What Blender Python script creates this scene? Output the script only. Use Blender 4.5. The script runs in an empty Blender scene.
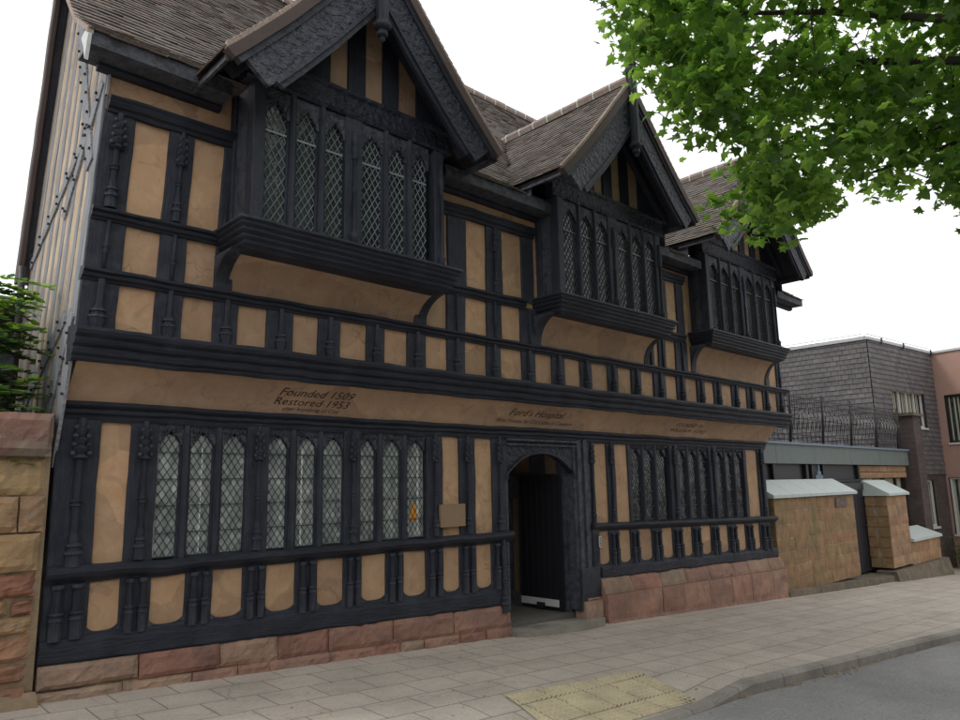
import bpy, math, random
from mathutils import Vector, Matrix, noise
random.seed(7)
rnd = random.random
def U(a, b): return a + (b - a) * rnd()
scene = bpy.context.scene
COL = scene.collection
def sm(t):
    t = max(0., min(1., t)); return t * t * (3 - 2 * t)

# ------------------------------------------------------------------ materials
def nt(name):
    m = bpy.data.materials.new(name); m.use_nodes = True
    t = m.node_tree; b = t.nodes['Principled BSDF']
    return m, t, b
def nd(t, typ, **k):
    n = t.nodes.new(typ)
    for a, v in k.items():
        if a.startswith('_'): setattr(n, a[1:], v)
        else:
            key = int(a[1:]) if a[0] == 'i' and a[1:].isdigit() else a.replace('__', ' ')
            n.inputs[key].default_value = v
    return n
def lk(t, a, b): t.links.new(a, b)
def coords(t, kind='Object', scale=(1, 1, 1)):
    c = nd(t, 'ShaderNodeTexCoord'); m = nd(t, 'ShaderNodeMapping'); m.inputs['Scale'].default_value = scale
    lk(t, c.outputs[kind], m.inputs['Vector']); return m.outputs[0]
def ramp(t, src, stops):
    r = nd(t, 'ShaderNodeValToRGB'); e = r.color_ramp.elements
    while len(e) < len(stops): e.new(.5)
    for i, (p, c) in enumerate(stops):
        e[i].position = p; e[i].color = (*c, 1) if len(c) == 3 else c
    lk(t, src, r.inputs[0]); return r.outputs[0]
def mix(t, f, a, b, blend='MIX'):
    m = nd(t, 'ShaderNodeMix', _data_type='RGBA', _blend_type=blend)
    for inp, v in ((m.inputs[0], f), (m.inputs[6], a), (m.inputs[7], b)):
        if isinstance(v, (int, float)): inp.default_value = v
        elif isinstance(v, tuple): inp.default_value = (*v, 1)
        else: lk(t, v, inp)
    return m.outputs[2]
def noi(t, v, scale, detail=4, rough=.6, dist=0.):
    n = nd(t, 'ShaderNodeTexNoise', Scale=scale, Detail=detail, Roughness=rough, Distortion=dist)
    lk(t, v, n.inputs['Vector']); return n.outputs['Fac']
def bump(t, b, h, strength, dist=.01, prev=None):
    n = nd(t, 'ShaderNodeBump', Strength=strength, Distance=dist); lk(t, h, n.inputs['Height'])
    if prev is not None: lk(t, prev, n.inputs['Normal'])
    lk(t, n.outputs[0], b.inputs['Normal']); return n.outputs[0]
def island(t):
    return nd(t, 'ShaderNodeNewGeometry').outputs['Random Per Island']

def m_timber(name, c=(.012, .014, .023), c2=(.034, .039, .055), st=(1, 1, 1), rough=.55, carve=False):
    m, t, b = nt(name)
    v = coords(t, 'Object', st)
    n1 = noi(t, v, 9, 6, .7); n2 = noi(t, coords(t), 2.2, 4, .6)
    col = mix(t, ramp(t, n1, [(.35, (0, 0, 0)), (.75, (1, 1, 1))]), c, c2)
    col = mix(t, ramp(t, n2, [(.45, (0, 0, 0)), (.8, (.6, .6, .6))]), col, tuple(x * 1.5 for x in c2))
    n5 = noi(t, coords(t, 'Object', tuple(q * 1.4 for q in st)), 15, 4, .75)
    col = mix(t, ramp(t, n5, [(.62, (0, 0, 0)), (.74, (.5, .5, .5))]), col, (.10, .108, .13))
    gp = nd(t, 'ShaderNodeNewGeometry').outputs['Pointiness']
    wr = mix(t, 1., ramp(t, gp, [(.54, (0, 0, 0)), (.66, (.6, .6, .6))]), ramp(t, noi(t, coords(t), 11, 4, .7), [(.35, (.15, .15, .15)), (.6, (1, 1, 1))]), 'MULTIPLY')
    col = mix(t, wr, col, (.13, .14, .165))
    sp_ = noi(t, coords(t, 'Object', tuple(q * 1.1 for q in st)), 34, 3, .6)
    col = mix(t, ramp(t, sp_, [(.28, (.9, .9, .9)), (.36, (0, 0, 0))]), col, (.006, .006, .008))
    lk(t, col, b.inputs['Base Color']); b.inputs['Roughness'].default_value = rough; b.inputs['Specular IOR Level'].default_value = .32
    p = bump(t, b, n1, 1., .02); p = bump(t, b, noi(t, coords(t, 'Object', tuple(q * 2 for q in st)), 26, 4, .7), .7, .006, p)
    if carve:
        vo = nd(t, 'ShaderNodeTexVoronoi', _feature='SMOOTH_F1', Scale=16.); lk(t, coords(t), vo.inputs['Vector'])
        wv = nd(t, 'ShaderNodeTexWave', _wave_type='RINGS', Scale=6., Distortion=14., Detail=3., Detail__Scale=2.5); lk(t, coords(t), wv.inputs['Vector'])
        p = bump(t, b, vo.outputs['Distance'], 1., .035, p); bump(t, b, wv.outputs['Fac'], .7, .010, p)
    return m
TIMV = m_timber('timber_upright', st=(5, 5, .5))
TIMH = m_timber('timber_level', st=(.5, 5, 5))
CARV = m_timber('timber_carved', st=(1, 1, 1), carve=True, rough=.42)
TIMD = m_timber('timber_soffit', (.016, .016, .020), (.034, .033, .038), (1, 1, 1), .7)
def m_plaster(name, c1, c2, c3):
    m, t, b = nt(name); v = coords(t)
    n1 = noi(t, v, 1.6, 5, .65); n2 = noi(t, v, 6, 6, .7, .6); n3 = noi(t, coords(t, 'Object', (1.5, 1.5, .5)), 12, 5, .6)
    col = mix(t, ramp(t, n1, [(.35, (0, 0, 0)), (.7, (1, 1, 1))]), c1, c2)
    col = mix(t, ramp(t, n2, [(.44, (0, 0, 0)), (.80, (1, 1, 1))]), col, c3)
    col = mix(t, ramp(t, n3, [(.55, (0, 0, 0)), (.8, (.35, .35, .35))]), col, tuple(x * .5 for x in c1))
    n4 = noi(t, coords(t, 'Object', (1, 1, 1)), 3.1, 3, .5, 1.5)
    col = mix(t, ramp(t, n4, [(.60, (0, 0, 0)), (.66, (.45, .45, .45))]), col, tuple(x * .62 for x in c1))
    cr = nd(t, 'ShaderNodeTexVoronoi', _feature='DISTANCE_TO_EDGE', Scale=2.6); wn = nd(t, 'ShaderNodeTexNoise', Scale=5., Detail=4.); lk(t, v, wn.inputs['Vector'])
    lk(t, mix(t, .25, v, wn.outputs['Color']), cr.inputs['Vector'])
    ck = mix(t, 1., ramp(t, cr.outputs['Distance'], [(.0, (1, 1, 1)), (.012, (0, 0, 0))]), ramp(t, n1, [(.48, (0, 0, 0)), (.58, (.7, .7, .7))]), 'MULTIPLY')
    col = mix(t, ck, col, tuple(x * .35 for x in c1))
    pt = nd(t, 'ShaderNodeTexVoronoi', Scale=1.7); lk(t, mix(t, .12, v, wn.outputs['Color']), pt.inputs['Vector']); sp = nd(t, 'ShaderNodeSeparateColor'); lk(t, pt.outputs['Color'], sp.inputs[0])
    col = mix(t, 1., col, ramp(t, sp.outputs[0], [(.0, (.80, .79, .80)), (.35, (.95, .96, .98)), (.75, (1.04, 1.03, 1.0)), (1., (1.18, 1.16, 1.12))]), 'MULTIPLY')
    lk(t, col, b.inputs['Base Color']); b.inputs['Roughness'].default_value = .85
    p = bump(t, b, n2, .5, .01); bump(t, b, noi(t, v, 60, 3), .25, .004, p)
    return m
PLAS = m_plaster('ochre_plaster', (.49, .312, .185), (.42, .262, .152), (.55, .38, .24))
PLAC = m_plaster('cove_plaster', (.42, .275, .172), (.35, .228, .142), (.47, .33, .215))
def m_weather():
    m, t, b = nt('weathered_side_boards'); v = coords(t, 'Object', (1, 12, .35))
    n = noi(t, v, 5, 5, .7); col = ramp(t, n, [(.3, (.07, .08, .10)), (.5, (.24, .25, .27)), (.75, (.42, .42, .41))])
    lk(t, col, b.inputs['Base Color']); b.inputs['Roughness'].default_value = .8; bump(t, b, n, .8, .015); return m
SIDT = m_weather()
SIDP = m_plaster('cream_side_plaster', (.46, .36, .26), (.38, .29, .20), (.54, .44, .33))
def m_stone(name, cols, sc=1., bs=.8, dirt=(.10, .085, .07), dt=.55):
    m, t, b = nt(name); v = coords(t)
    r = ramp(t, island(t), [(i / max(1, len(cols) - 1), c) for i, c in enumerate(cols)])
    n = noi(t, v, 3.5 * sc, 6, .65, .3); n2 = noi(t, v, 22 * sc, 5, .7); n3 = noi(t, v, 1.2, 4)
    col = mix(t, ramp(t, n, [(.35, (.75, .75, .75)), (.7, (1.15, 1.12, 1.1))]), (0, 0, 0), r, 'MIX')
    col = mix(t, 1., r, ramp(t, n, [(.3, (.66, .66, .68)), (.7, (1.2, 1.18, 1.12))]), 'MULTIPLY')
    col = mix(t, ramp(t, n3, [(dt, (0, 0, 0)), (dt + .14, (.75, .75, .75))]), col, dirt)
    n6 = noi(t, coords(t), 9 * sc, 5, .75); col = mix(t, ramp(t, n6, [(.60, (0, 0, 0)), (.70, (.6, .6, .6))]), col, tuple(min(.6, x * 1.9 + .06) for x in dirt))
    lk(t, col, b.inputs['Base Color']); b.inputs['Roughness'].default_value = .9
    p = bump(t, b, n, bs, .035); p = bump(t, b, n2, .8, .012, p); bump(t, b, noi(t, v, 70 * sc, 3, .7), .6, .005, p); return m
REDS = m_stone('red_sandstone', [(.29, .16, .12), (.34, .21, .16), (.26, .125, .095), (.32, .24, .175), (.38, .215, .16), (.30, .13, .10)], dt=.66)
RUBB = m_stone('rubble_sandstone', [(.36, .23, .13), (.33, .18, .11), (.42, .31, .16), (.26, .12, .08), (.38, .26, .13), (.30, .19, .12)], bs=1.)
COPS = m_stone('coping_sandstone', [(.30, .17, .13), (.25, .14, .11)], dirt=(.22, .20, .16), dt=.45)
MORL = m_stone('pale_mortar', [(.38, .31, .21), (.38, .31, .21)])
YELS = m_stone('yellow_sandstone', [(.33, .22, .105), (.29, .19, .095), (.36, .22, .12), (.30, .20, .10), (.34, .19, .105), (.27, .185, .09)], bs=.5, dirt=(.15, .14, .06))
ORGS = m_stone('orange_sandstone', [(.37, .225, .125), (.33, .19, .105), (.42, .27, .15), (.30, .19, .12)], bs=.4, dirt=(.22, .14, .07))
MORT = m_stone('mortar', [(.30, .22, .14), (.30, .22, .14)], bs=1.)
GRYS = m_stone('worn_step_stone', [(.29, .27, .23), (.29, .27, .23)], bs=.6)
def m_tile(name, cols, light=(.33, .30, .25)):
    m, t, b = nt(name); v = coords(t)
    r = ramp(t, island(t), [(i / (len(cols) - 1), c) for i, c in enumerate(cols)])
    n = noi(t, v, 2., 6, .7); n2 = noi(t, v, 25, 4, .7)
    col = mix(t, ramp(t, n, [(.45, (0, 0, 0)), (.75, (.6, .6, .6))]), r, light)
    col = mix(t, 1., col, ramp(t, n2, [(.3, (.65, .65, .65)), (.7, (1.2, 1.2, 1.2))]), 'MULTIPLY')
    lk(t, col, b.inputs['Base Color']); b.inputs['Roughness'].default_value = .75; bump(t, b, n2, .5, .006); return m
TILE = m_tile('clay_roof_tile', [(.075, .060, .050), (.13, .10, .080), (.10, .083, .070), (.185, .148, .12), (.068, .057, .05), (.15, .125, .105), (.16, .105, .078)], (.23, .21, .185))
TLED = m_tile('tile_verge', [(.40, .30, .24), (.34, .25, .20), (.30, .24, .20)], (.45, .40, .34))
RIDG = m_tile('ridge_tile', [(.30, .22, .18), (.26, .20, .17), (.34, .25, .20)])
def m_simple(name, c, rough=.6, metal=0., ns=8, amt=.25, st=(1, 1, 1), bs=.2, spec=.5):
    m, t, b = nt(name); n = noi(t, coords(t, 'Object', st), ns, 5, .6)
    col = mix(t, n, tuple(x * (1 - amt) for x in c), tuple(x * (1 + amt) for x in c))
    lk(t, col, b.inputs['Base Color']); b.inputs['Roughness'].default_value = rough; b.inputs['Metallic'].default_value = metal
    b.inputs['Specular IOR Level'].default_value = spec
    bump(t, b, n, bs, .01); return m
LEADD = m_simple('lead_cames_dark', (.03, .033, .035), .5)
LEADL = m_simple('lead_cames_pale', (.24, .26, .28), .45)
LEADM = m_simple('lead_cames_grey', (.07, .08, .085), .45)
BRWN = m_simple('brown_barge_edge', (.075, .052, .046), .7)
PLQM = m_simple('plaque_wood', (.27, .18, .105), .7)
FOOT = m_stone('grey_brown_foot_stone', [(.20, .165, .12), (.16, .135, .10), (.23, .18, .13)], bs=.8, dirt=(.09, .085, .05))
def m_glass(name, c1, c2, rough=.12, dx=0, dz=.1):
    m, t, b = nt(name)
    n = noi(t, coords(t, 'Object', (3, 1, 1.2)), 2.6, 3, .6, .4); n2 = noi(t, coords(t), 14, 2)
    col = mix(t, ramp(t, n, [(.35, (0, 0, 0)), (.68, (1, 1, 1))]), c1, c2)
    nrm = None
    if dx:
        c = nd(t, 'ShaderNodeTexCoord'); sx = nd(t, 'ShaderNodeSeparateXYZ'); lk(t, c.outputs['Object'], sx.inputs[0]); fl = []
        for sg in (-1, 1):
            ax = nd(t, 'ShaderNodeMath', _operation='MULTIPLY', i1=sg / dx); lk(t, sx.outputs['X'], ax.inputs[0])
            az = nd(t, 'ShaderNodeMath', _operation='MULTIPLY_ADD', i1=1 / dz); lk(t, sx.outputs['Z'], az.inputs[0]); lk(t, ax.outputs[0], az.inputs[2])
            f = nd(t, 'ShaderNodeMath', _operation='FLOOR'); lk(t, az.outputs[0], f.inputs[0]); fl.append(f)
        cb = nd(t, 'ShaderNodeCombineXYZ'); lk(t, fl[0].outputs[0], cb.inputs[0]); lk(t, fl[1].outputs[0], cb.inputs[1])
        wn = nd(t, 'ShaderNodeTexWhiteNoise'); wn.noise_dimensions = '3D'; lk(t, cb.outputs[0], wn.inputs['Vector'])
        col = mix(t, 1., col, ramp(t, wn.outputs['Value'], [(0, (.78, .78, .78)), (.8, (1.05, 1.05, 1.05)), (1, (1.4, 1.4, 1.35))]), 'MULTIPLY')
        sb = nd(t, 'ShaderNodeVectorMath', _operation='SUBTRACT'); lk(t, wn.outputs['Color'], sb.inputs[0]); sb.inputs[1].default_value = (.5, .5, .5)
        sc = nd(t, 'ShaderNodeVectorMath', _operation='SCALE'); lk(t, sb.outputs[0], sc.inputs[0]); sc.inputs['Scale'].default_value = .16
        ge = nd(t, 'ShaderNodeNewGeometry'); ad = nd(t, 'ShaderNodeVectorMath', _operation='ADD'); lk(t, ge.outputs['Normal'], ad.inputs[0]); lk(t, sc.outputs[0], ad.inputs[1])
        no = nd(t, 'ShaderNodeVectorMath', _operation='NORMALIZE'); lk(t, ad.outputs[0], no.inputs[0]); nrm = no.outputs[0]
    lk(t, col, b.inputs['Base Color']); b.inputs['Roughness'].default_value = rough
    b.inputs['Coat Weight'].default_value = .3; b.inputs['Coat Roughness'].default_value = .05
    bump(t, b, n2, .35, .02, nrm); return m
GLSG = m_glass('old_glass_over_net_curtain', (.20, .235, .225), (.44, .475, .455), .12, .07, .105)
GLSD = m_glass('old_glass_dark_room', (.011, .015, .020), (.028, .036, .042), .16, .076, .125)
GLSM = m_glass('window_glass', (.02, .025, .025), (.07, .08, .075), .08)
CURT = m_simple('curtain_cloth', (.40, .40, .30), .9, ns=30, st=(6, 6, .2), amt=.45)
SILV = m_simple('white_curtain_edge', (.62, .66, .64), .8, ns=20)
AMBR = m_simple('amber_glass_ornament', (.75, .30, .02), .4, ns=30, amt=.7)
INK = m_simple('painted_lettering', (.035, .02, .018), .8, ns=40, amt=.4)
INKF = m_simple('faded_lettering', (.10, .06, .045), .9, ns=40, amt=.5)
WHIT = m_simple('white_paint', (.62, .62, .60), .5, ns=14, amt=.15)
BLKM = m_simple('black_iron', (.018, .017, .019), .55)
DOOR = m_simple('black_door_paint', (.012, .013, .018), .5, ns=20, st=(4, 4, .5))
PASS = m_simple('passage_plaster', (.30, .21, .15), .9)
PAVI = m_simple('passage_floor', (.12, .11, .10), .9)
LEDR = m_simple('weathered_lead_sheet', (.52, .58, .555), .5, ns=5, amt=.22, st=(3, 3, .6))
ZINC = m_simple('green_grey_zinc_fascia', (.135, .165, .155), .55, ns=6, amt=.45, st=(6, 6, .5))
ZINB = m_simple('blue_grey_capping', (.16, .21, .27), .5)
DKMT = m_simple('dark_gate_paint', (.022, .024, .032), .5)
RNDR = m_simple('pink_brown_render', (.40, .25, .195), .85, ns=3, amt=.12)
CONC = m_simple('parapet_capping', (.50, .50, .50), .6)
BARK = m_simple('branch_bark', (.045, .038, .030), .9, ns=20, bs=.8, st=(1, 1, .4))
DIRT = m_simple('soil_and_litter', (.10, .075, .05), .95, ns=12, amt=.4)

def m_brick(name, c1, c2, mortar, bw, bh, ms=.01, bs=.5, rough=.85, grime=.35, off=.5, spread=None, worn=False):
    m, t, b = nt(name)
    br = nd(t, 'ShaderNodeTexBrick', Scale=1., Mortar__Size=ms, Brick__Width=bw, Row__Height=bh, Mortar__Smooth=.3)
    br.offset = off
    br.inputs['Color1'].default_value = (*c1, 1); br.inputs['Color2'].default_value = (*c2, 1); br.inputs['Mortar'].default_value = (*mortar, 1)
    uv = nd(t, 'ShaderNodeUVMap'); dn = nd(t, 'ShaderNodeTexNoise', Scale=3.); lk(t, uv.outputs[0], dn.inputs['Vector'])
    lk(t, uv.outputs[0], br.inputs['Vector'])
    n = noi(t, coords(t), 1.3, 5, .65); n2 = noi(t, coords(t), 40, 4, .7)
    col = mix(t, 1., br.outputs['Color'], ramp(t, n, [(.3, (1 - grime,) * 3), (.72, (1 + grime * .6,) * 3)]), 'MULTIPLY')
    col = mix(t, .6, col, ramp(t, n2, [(.3, (.7, .7, .7)), (.7, (1.2, 1.2, 1.2))]), 'MULTIPLY')
    if worn:
        g1 = nd(t, 'ShaderNodeTexVoronoi', Scale=2.3); lk(t, coords(t), g1.inputs['Vector'])
        col = mix(t, ramp(t, g1.outputs['Distance'], [(.035, (.55, .55, .55)), (.05, (0, 0, 0))]), col, (.12, .11, .10))
        g2 = nd(t, 'ShaderNodeTexVoronoi', _feature='DISTANCE_TO_EDGE', Scale=.55); wn_ = nd(t, 'ShaderNodeTexNoise', Scale=2.5, Detail=5.); lk(t, coords(t), wn_.inputs['Vector'])
        lk(t, mix(t, .3, coords(t), wn_.outputs['Color']), g2.inputs['Vector'])
        col = mix(t, ramp(t, g2.outputs['Distance'], [(.0, (.35, .35, .35)), (.004, (0, 0, 0))]), col, (.13, .11, .10))
        st_ = noi(t, coords(t, 'Object', (.7, 1.6, 1)), 1.1, 6, .7, .8)
        col = mix(t, 1., col, ramp(t, st_, [(.32, (.86, .84, .82)), (.5, (1, 1, 1)), (.7, (1.09, 1.08, 1.06))]), 'MULTIPLY')
    lk(t, col, b.inputs['Base Color']); b.inputs['Roughness'].default_value = rough
    inv = nd(t, 'ShaderNodeMath', _operation='SUBTRACT', i0=1.); lk(t, br.outputs['Fac'], inv.inputs[1])
    p = bump(t, b, inv.outputs[0], bs, .012); bump(t, b, n2, .35, .005, p); return m
HUNG = m_brick('dark_hung_tiles', (.095, .085, .088), (.145, .13, .13), (.028, .026, .028), .42, .16, .014, .9)
DKBR = m_brick('dark_brick', (.085, .06, .06), (.12, .085, .08), (.07, .065, .06), .23, .078, .008)
PAVE = m_brick('concrete_paving_slabs', (.45, .395, .335), (.49, .435, .372), (.23, .195, .165), .50, .41, .008, .35, .9, .16, worn=True)
KERB = m_brick('kerb_stone', (.27, .245, .21), (.34, .31, .27), (.13, .115, .10), .9, 5., .008, .4, .9, .4)
def m_tactile():
    m, t, b = nt('buff_tactile_paving')
    uv = nd(t, 'ShaderNodeUVMap')
    br = nd(t, 'ShaderNodeTexBrick', Scale=1., Mortar__Size=.006, Brick__Width=.4, Row__Height=.4); br.offset = 0.
    br.inputs['Color1'].default_value = (.56, .485, .32, 1); br.inputs['Color2'].default_value = (.51, .44, .285, 1); br.inputs['Mortar'].default_value = (.16, .13, .08, 1)
    lk(t, uv.outputs[0], br.inputs['Vector'])
    n = noi(t, coords(t), 3, 5); col = mix(t, 1., br.outputs['Color'], ramp(t, n, [(.3, (.75, .75, .78)), (.7, (1.12, 1.12, 1.1))]), 'MULTIPLY')
    lk(t, col, b.inputs['Base Color']); b.inputs['Roughness'].default_value = .85; return m
TACT = m_tactile()
def m_asphalt():
    m, t, b = nt('worn_asphalt'); v = coords(t)
    n = noi(t, v, 90, 3, .8); n2 = noi(t, v, .9, 6, .6); n3 = noi(t, v, 260, 2, .8)
    col = ramp(t, n, [(.3, (.15, .15, .154)), (.5, (.235, .232, .23)), (.72, (.37, .36, .35))])
    col = mix(t, 1., col, ramp(t, n2, [(.3, (.82, .82, .83)), (.7, (1.15, 1.14, 1.12))]), 'MULTIPLY')
    lk(t, col, b.inputs['Base Color']); b.inputs['Roughness'].default_value = .85; n7 = noi(t, v, 32, 4, .75); col = mix(t, .75, col, ramp(t, n7, [(.3, (.66, .66, .67)), (.5, (1, 1, 1)), (.68, (1.35, 1.33, 1.3))]), 'MULTIPLY'); lk(t, col, b.inputs['Base Color']); p = bump(t, b, n, .6, .006); bump(t, b, n7, .5, .01, p); return m
ASPH = m_asphalt()
def m_leaf(name, c1, c2, c3):
    m, t, b = nt(name)
    r = ramp(t, island(t), [(0, c1), (.55, c2), (1, c3)])
    lk(t, r, b.inputs['Base Color']); b.inputs['Roughness'].default_value = .45
    tr = nd(t, 'ShaderNodeBsdfTranslucent'); h = nd(t, 'ShaderNodeHueSaturation', Value=2.9, Saturation=1.12, Hue=.485); lk(t, r, h.inputs['Color']); lk(t, h.outputs[0], tr.inputs['Color'])
    mx = nd(t, 'ShaderNodeMixShader', Fac=.6); lk(t, b.outputs[0], mx.inputs[1]); lk(t, tr.outputs[0], mx.inputs[2])
    lk(t, mx.outputs[0], t.nodes['Material Output'].inputs[0]); return m
LEAF = m_leaf('maple_leaf', (.042, .090, .022), (.085, .165, .035), (.15, .245, .055))
LEAS = m_leaf('shrub_leaf', (.03, .06, .03), (.06, .12, .03), (.13, .20, .04))
LITT = m_simple('dry_leaf', (.32, .22, .08), .8)

# ------------------------------------------------------------------ mesh helpers
def jit(p, a, s=2.3):
    n = noise.noise_vector(Vector(p) * s); m_ = noise.noise_vector(Vector(p) * s * 4.3 + Vector((9, 3, 1)))
    return Vector(p) + n * a + m_ * a * .45
def warp(p):          # sag and lean of the old timber frame (metres)
    x, y, z = p
    dz = x * .014 * sm((z - 3.75) / .5) * (1 - sm((z - 5.5) / .3))
    dz -= max(0, x - 7.4) * .026 * (1 - sm((z - .8) / 1.3))
    dx = .045 * max(0, z - 3.2) * max(0, 1 - x / 5)
    return Vector((x + dx, y, z + dz))
class MB:
    def __init__(s, w=True, j=.004): s.v = []; s.f = []; s.w = w; s.j = j; s.sm = []; s.mi = []; s.cur = 0
    def add(s, vs, fs, smooth=False):
        o = len(s.v); s.v += [tuple(v) for v in vs]; s.f += [tuple(i + o for i in f) for f in fs]; s.sm += [smooth] * len(fs); s.mi += [s.cur] * len(fs)
    def box(s, x0, x1, y0, y1, z0, z1):
        vs = [(x0, y0, z0), (x1, y0, z0), (x1, y1, z0), (x0, y1, z0), (x0, y0, z1), (x1, y0, z1), (x1, y1, z1), (x0, y1, z1)]
        s.add(vs, [(0, 3, 2, 1), (4, 5, 6, 7), (0, 1, 5, 4), (1, 2, 6, 5), (2, 3, 7, 6), (3, 0, 4, 7)])
    def sweep(s, prof, A, B, u, v, seg=.16, smooth=False, caps=True):
        # prof: closed polygon (a,b) in axes u,v; path A->B
        A = Vector(A); B = Vector(B); u = Vector(u); v = Vector(v)
        n = max(1, int((B - A).length / seg)); k = len(prof); vs = []
        for i in range(n + 1):
            c = A.lerp(B, i / n)
            vs += [c + u * a + v * b for a, b in prof]
        fs = []
        for i in range(n):
            for q in range(k):
                a = i * k + q; b = i * k + (q + 1) % k
                fs.append((a, b, b + k, a + k))
        if caps: fs.append(tuple(range(k))[::-1]); fs.append(tuple(n * k + q for q in range(k)))
        s.add(vs, fs, smooth)
    def beam(s, A, B, w, d, u, v, ch=.012, seg=.16, smooth=False):
        # chamfered rectangle, w along u, d along v, centred
        a, b = w / 2, d / 2; ch = min(ch, a * .6, b * .6)
        s.sweep([(-a + ch, -b), (a - ch, -b), (a, -b + ch), (a, b - ch), (a - ch, b), (-a + ch, b), (-a, b - ch), (-a, -b + ch)], A, B, u, v, seg, smooth)
    def lathe(s, c, prof, n=8, axis='z', smooth=True, ph=.3927):
        vs = []
        for h, r in prof:
            for i in range(n):
                a = ph + 2 * math.pi * i / n; vs.append((c[0] + r * math.cos(a), c[1] + r * math.sin(a), h))
        fs = [(i * n + q, i * n + (q + 1) % n, (i + 1) * n + (q + 1) % n, (i + 1) * n + q) for i in range(len(prof) - 1) for q in range(n)]
        fs += [tuple(range(n))[::-1], tuple((len(prof) - 1) * n + q for q in range(n))]
        s.add(vs, fs, smooth)
    def poly(s, pts, e):      # prism: planar polygon extruded by vector e
        n = len(pts); e = Vector(e); vs = [Vector(p) for p in pts] + [Vector(p) + e for p in pts]
        s.add(vs, [tuple(range(n)), tuple(range(2 * n - 1, n - 1, -1))] + [(i, i + n, (i + 1) % n + n, (i + 1) % n) for i in range(n)])
    def tube(s, pts, r0, r1=None, n=7):
        r1 = r0 if r1 is None else r1; pts = [Vector(p) for p in pts]; vs = []; m = len(pts)
        for i, p in enumerate(pts):
            d = (pts[min(i + 1, m - 1)] - pts[max(i - 1, 0)]).normalized()
            a = d.orthogonal().normalized(); b = d.cross(a); r = r0 + (r1 - r0) * i / (m - 1)
            vs += [p + (a * math.cos(2 * math.pi * q / n) + b * math.sin(2 * math.pi * q / n)) * r for q in range(n)]
        s.add(vs, [(i * n + q, i * n + (q + 1) % n, (i + 1) * n + (q + 1) % n, (i + 1) * n + q) for i in range(m - 1) for q in range(n)]
              + [tuple(range(n))[::-1], tuple((m - 1) * n + q for q in range(n))], True)
    def build(s, name, mat, parent=None, uv=False):
        me = bpy.data.meshes.new(name)
        vs = s.v
        if s.w: vs = [warp(p) for p in vs]
        if s.j: vs = [jit(p, s.j) for p in vs]
        me.from_pydata([tuple(v) for v in vs], [], s.f); me.update()
        me.polygons.foreach_set('use_smooth', s.sm)
        if uv:
            l = me.uv_layers.new(name='UVMap')
            for p in me.polygons:
                n = p.normal; ax = max(range(3), key=lambda i: abs(n[i]))
                for li in p.loop_indices:
                    c = me.vertices[me.loops[li].vertex_index].co
                    l.data[li].uv = (c.x, c.y) if ax == 2 else ((c.x, c.z) if ax == 1 else (c.y, c.z))
        for m_ in (mat if isinstance(mat, tuple) else (mat,)): me.materials.append(m_)
        if isinstance(mat, tuple): me.polygons.foreach_set('material_index', s.mi)
        o = bpy.data.objects.new(name, me); COL.objects.link(o)
        if parent: o.parent = parent
        return o
X, Y, Z = (1, 0, 0), (0, 1, 0), (0, 0, 1)
def thing(name, label, cat, group=None):
    o = bpy.data.objects.new(name, None); COL.objects.link(o); o['label'] = label; o['category'] = cat
    o.empty_display_size = .2
    if group: o['group'] = group
    return o
def tag(o, label, cat, group=None):
    o['label'] = label; o['category'] = cat
    if group: o['group'] = group
    return o
def struct(o, kind='structure'): o['kind'] = kind; return o

# ------------------------------------------------------------------ ground
SL = -.053
def kerb_y(x): return -3.21 - .062 * (x - 5.0) if x > 5.6 else -3.247 - .018 * (x - 5.6) * -1 if x > 0 else -3.35
def kerb_y(x): return -3.24 - .066 * max(0, x - 5.6) - .02 * max(0, 5.6 - x)
def dip(x): return 1 - sm((x - 4.75) / 1.0)
def gz(x, y):
    z = SL * x + .02 * y
    z -= .10 * dip(x) * sm((-2.15 - y) / .95)
    return z
def rz(x, y):                      # road surface
    return SL * x + .02 * kerb_y(x) - .115 + .012 * max(0, kerb_y(x) - y) * (1 if y > -8 else 1)
def grid(xs, yf, zf, name, mat, nx=None):
    mb = MB(False, 0); R_ = len(yf(xs[0])); vs = []; fs = []
    for x in xs:
        for y in yf(x): vs.append((x, y, zf(x, y)))
    for i in range(len(xs) - 1):
        for j in range(R_ - 1):
            a = i * R_ + j; fs.append((a, a + R_, a + R_ + 1, a + 1))
    mb.add(vs, fs, True); return mb.build(name, mat, uv=True)
xs = [-40, -20, -10, -6] + [-5 + .25 * i for i in range(0, 125)] + [30, 40, 60]
def ly(a, b, n): return [a + (b - a) * i / n for i in range(n + 1)]
struct(grid(xs, lambda x: ly(kerb_y(x) + .14, .6, 16) + ly(1.5, 8, 3), gz, 'pavement', PAVE))
g = MB(False, 0)
for x0, x1 in ((-400, -40), (-40, 60), (60, 400)):
    pass
road = grid(xs, lambda x: ly(kerb_y(x) - .002, kerb_y(x) - 4.0, 8) + ly(-9, -14, 3), rz, 'road', ASPH); struct(road)
# terrain sheet reaching the horizon, below everything
g = MB(False, 0)
gx = [-400, -100, -40, -10, 0, 10, 20, 40, 60, 100, 400]; gy = [-400, -100, -30, -14, -7, 0, 8, 20, 50, 120, 400]
for x in gx:
    for y in gy: g.v.append((x, y, SL * max(-60, min(60, x)) - .35))
g.f = [(i * 11 + j, (i + 1) * 11 + j, (i + 1) * 11 + j + 1, i * 11 + j + 1) for i in range(10) for j in range(10)]; g.sm = [True] * 100
struct(g.build('ground', DIRT))
# far pavement (camera side)
fp = grid([-40, -10, 0, 10, 20, 40, 60], lambda x: [-30, -20, -14.0, -13.9], lambda x, y: SL * x - .1, 'far_pavement', PAVE); struct(fp)
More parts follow.
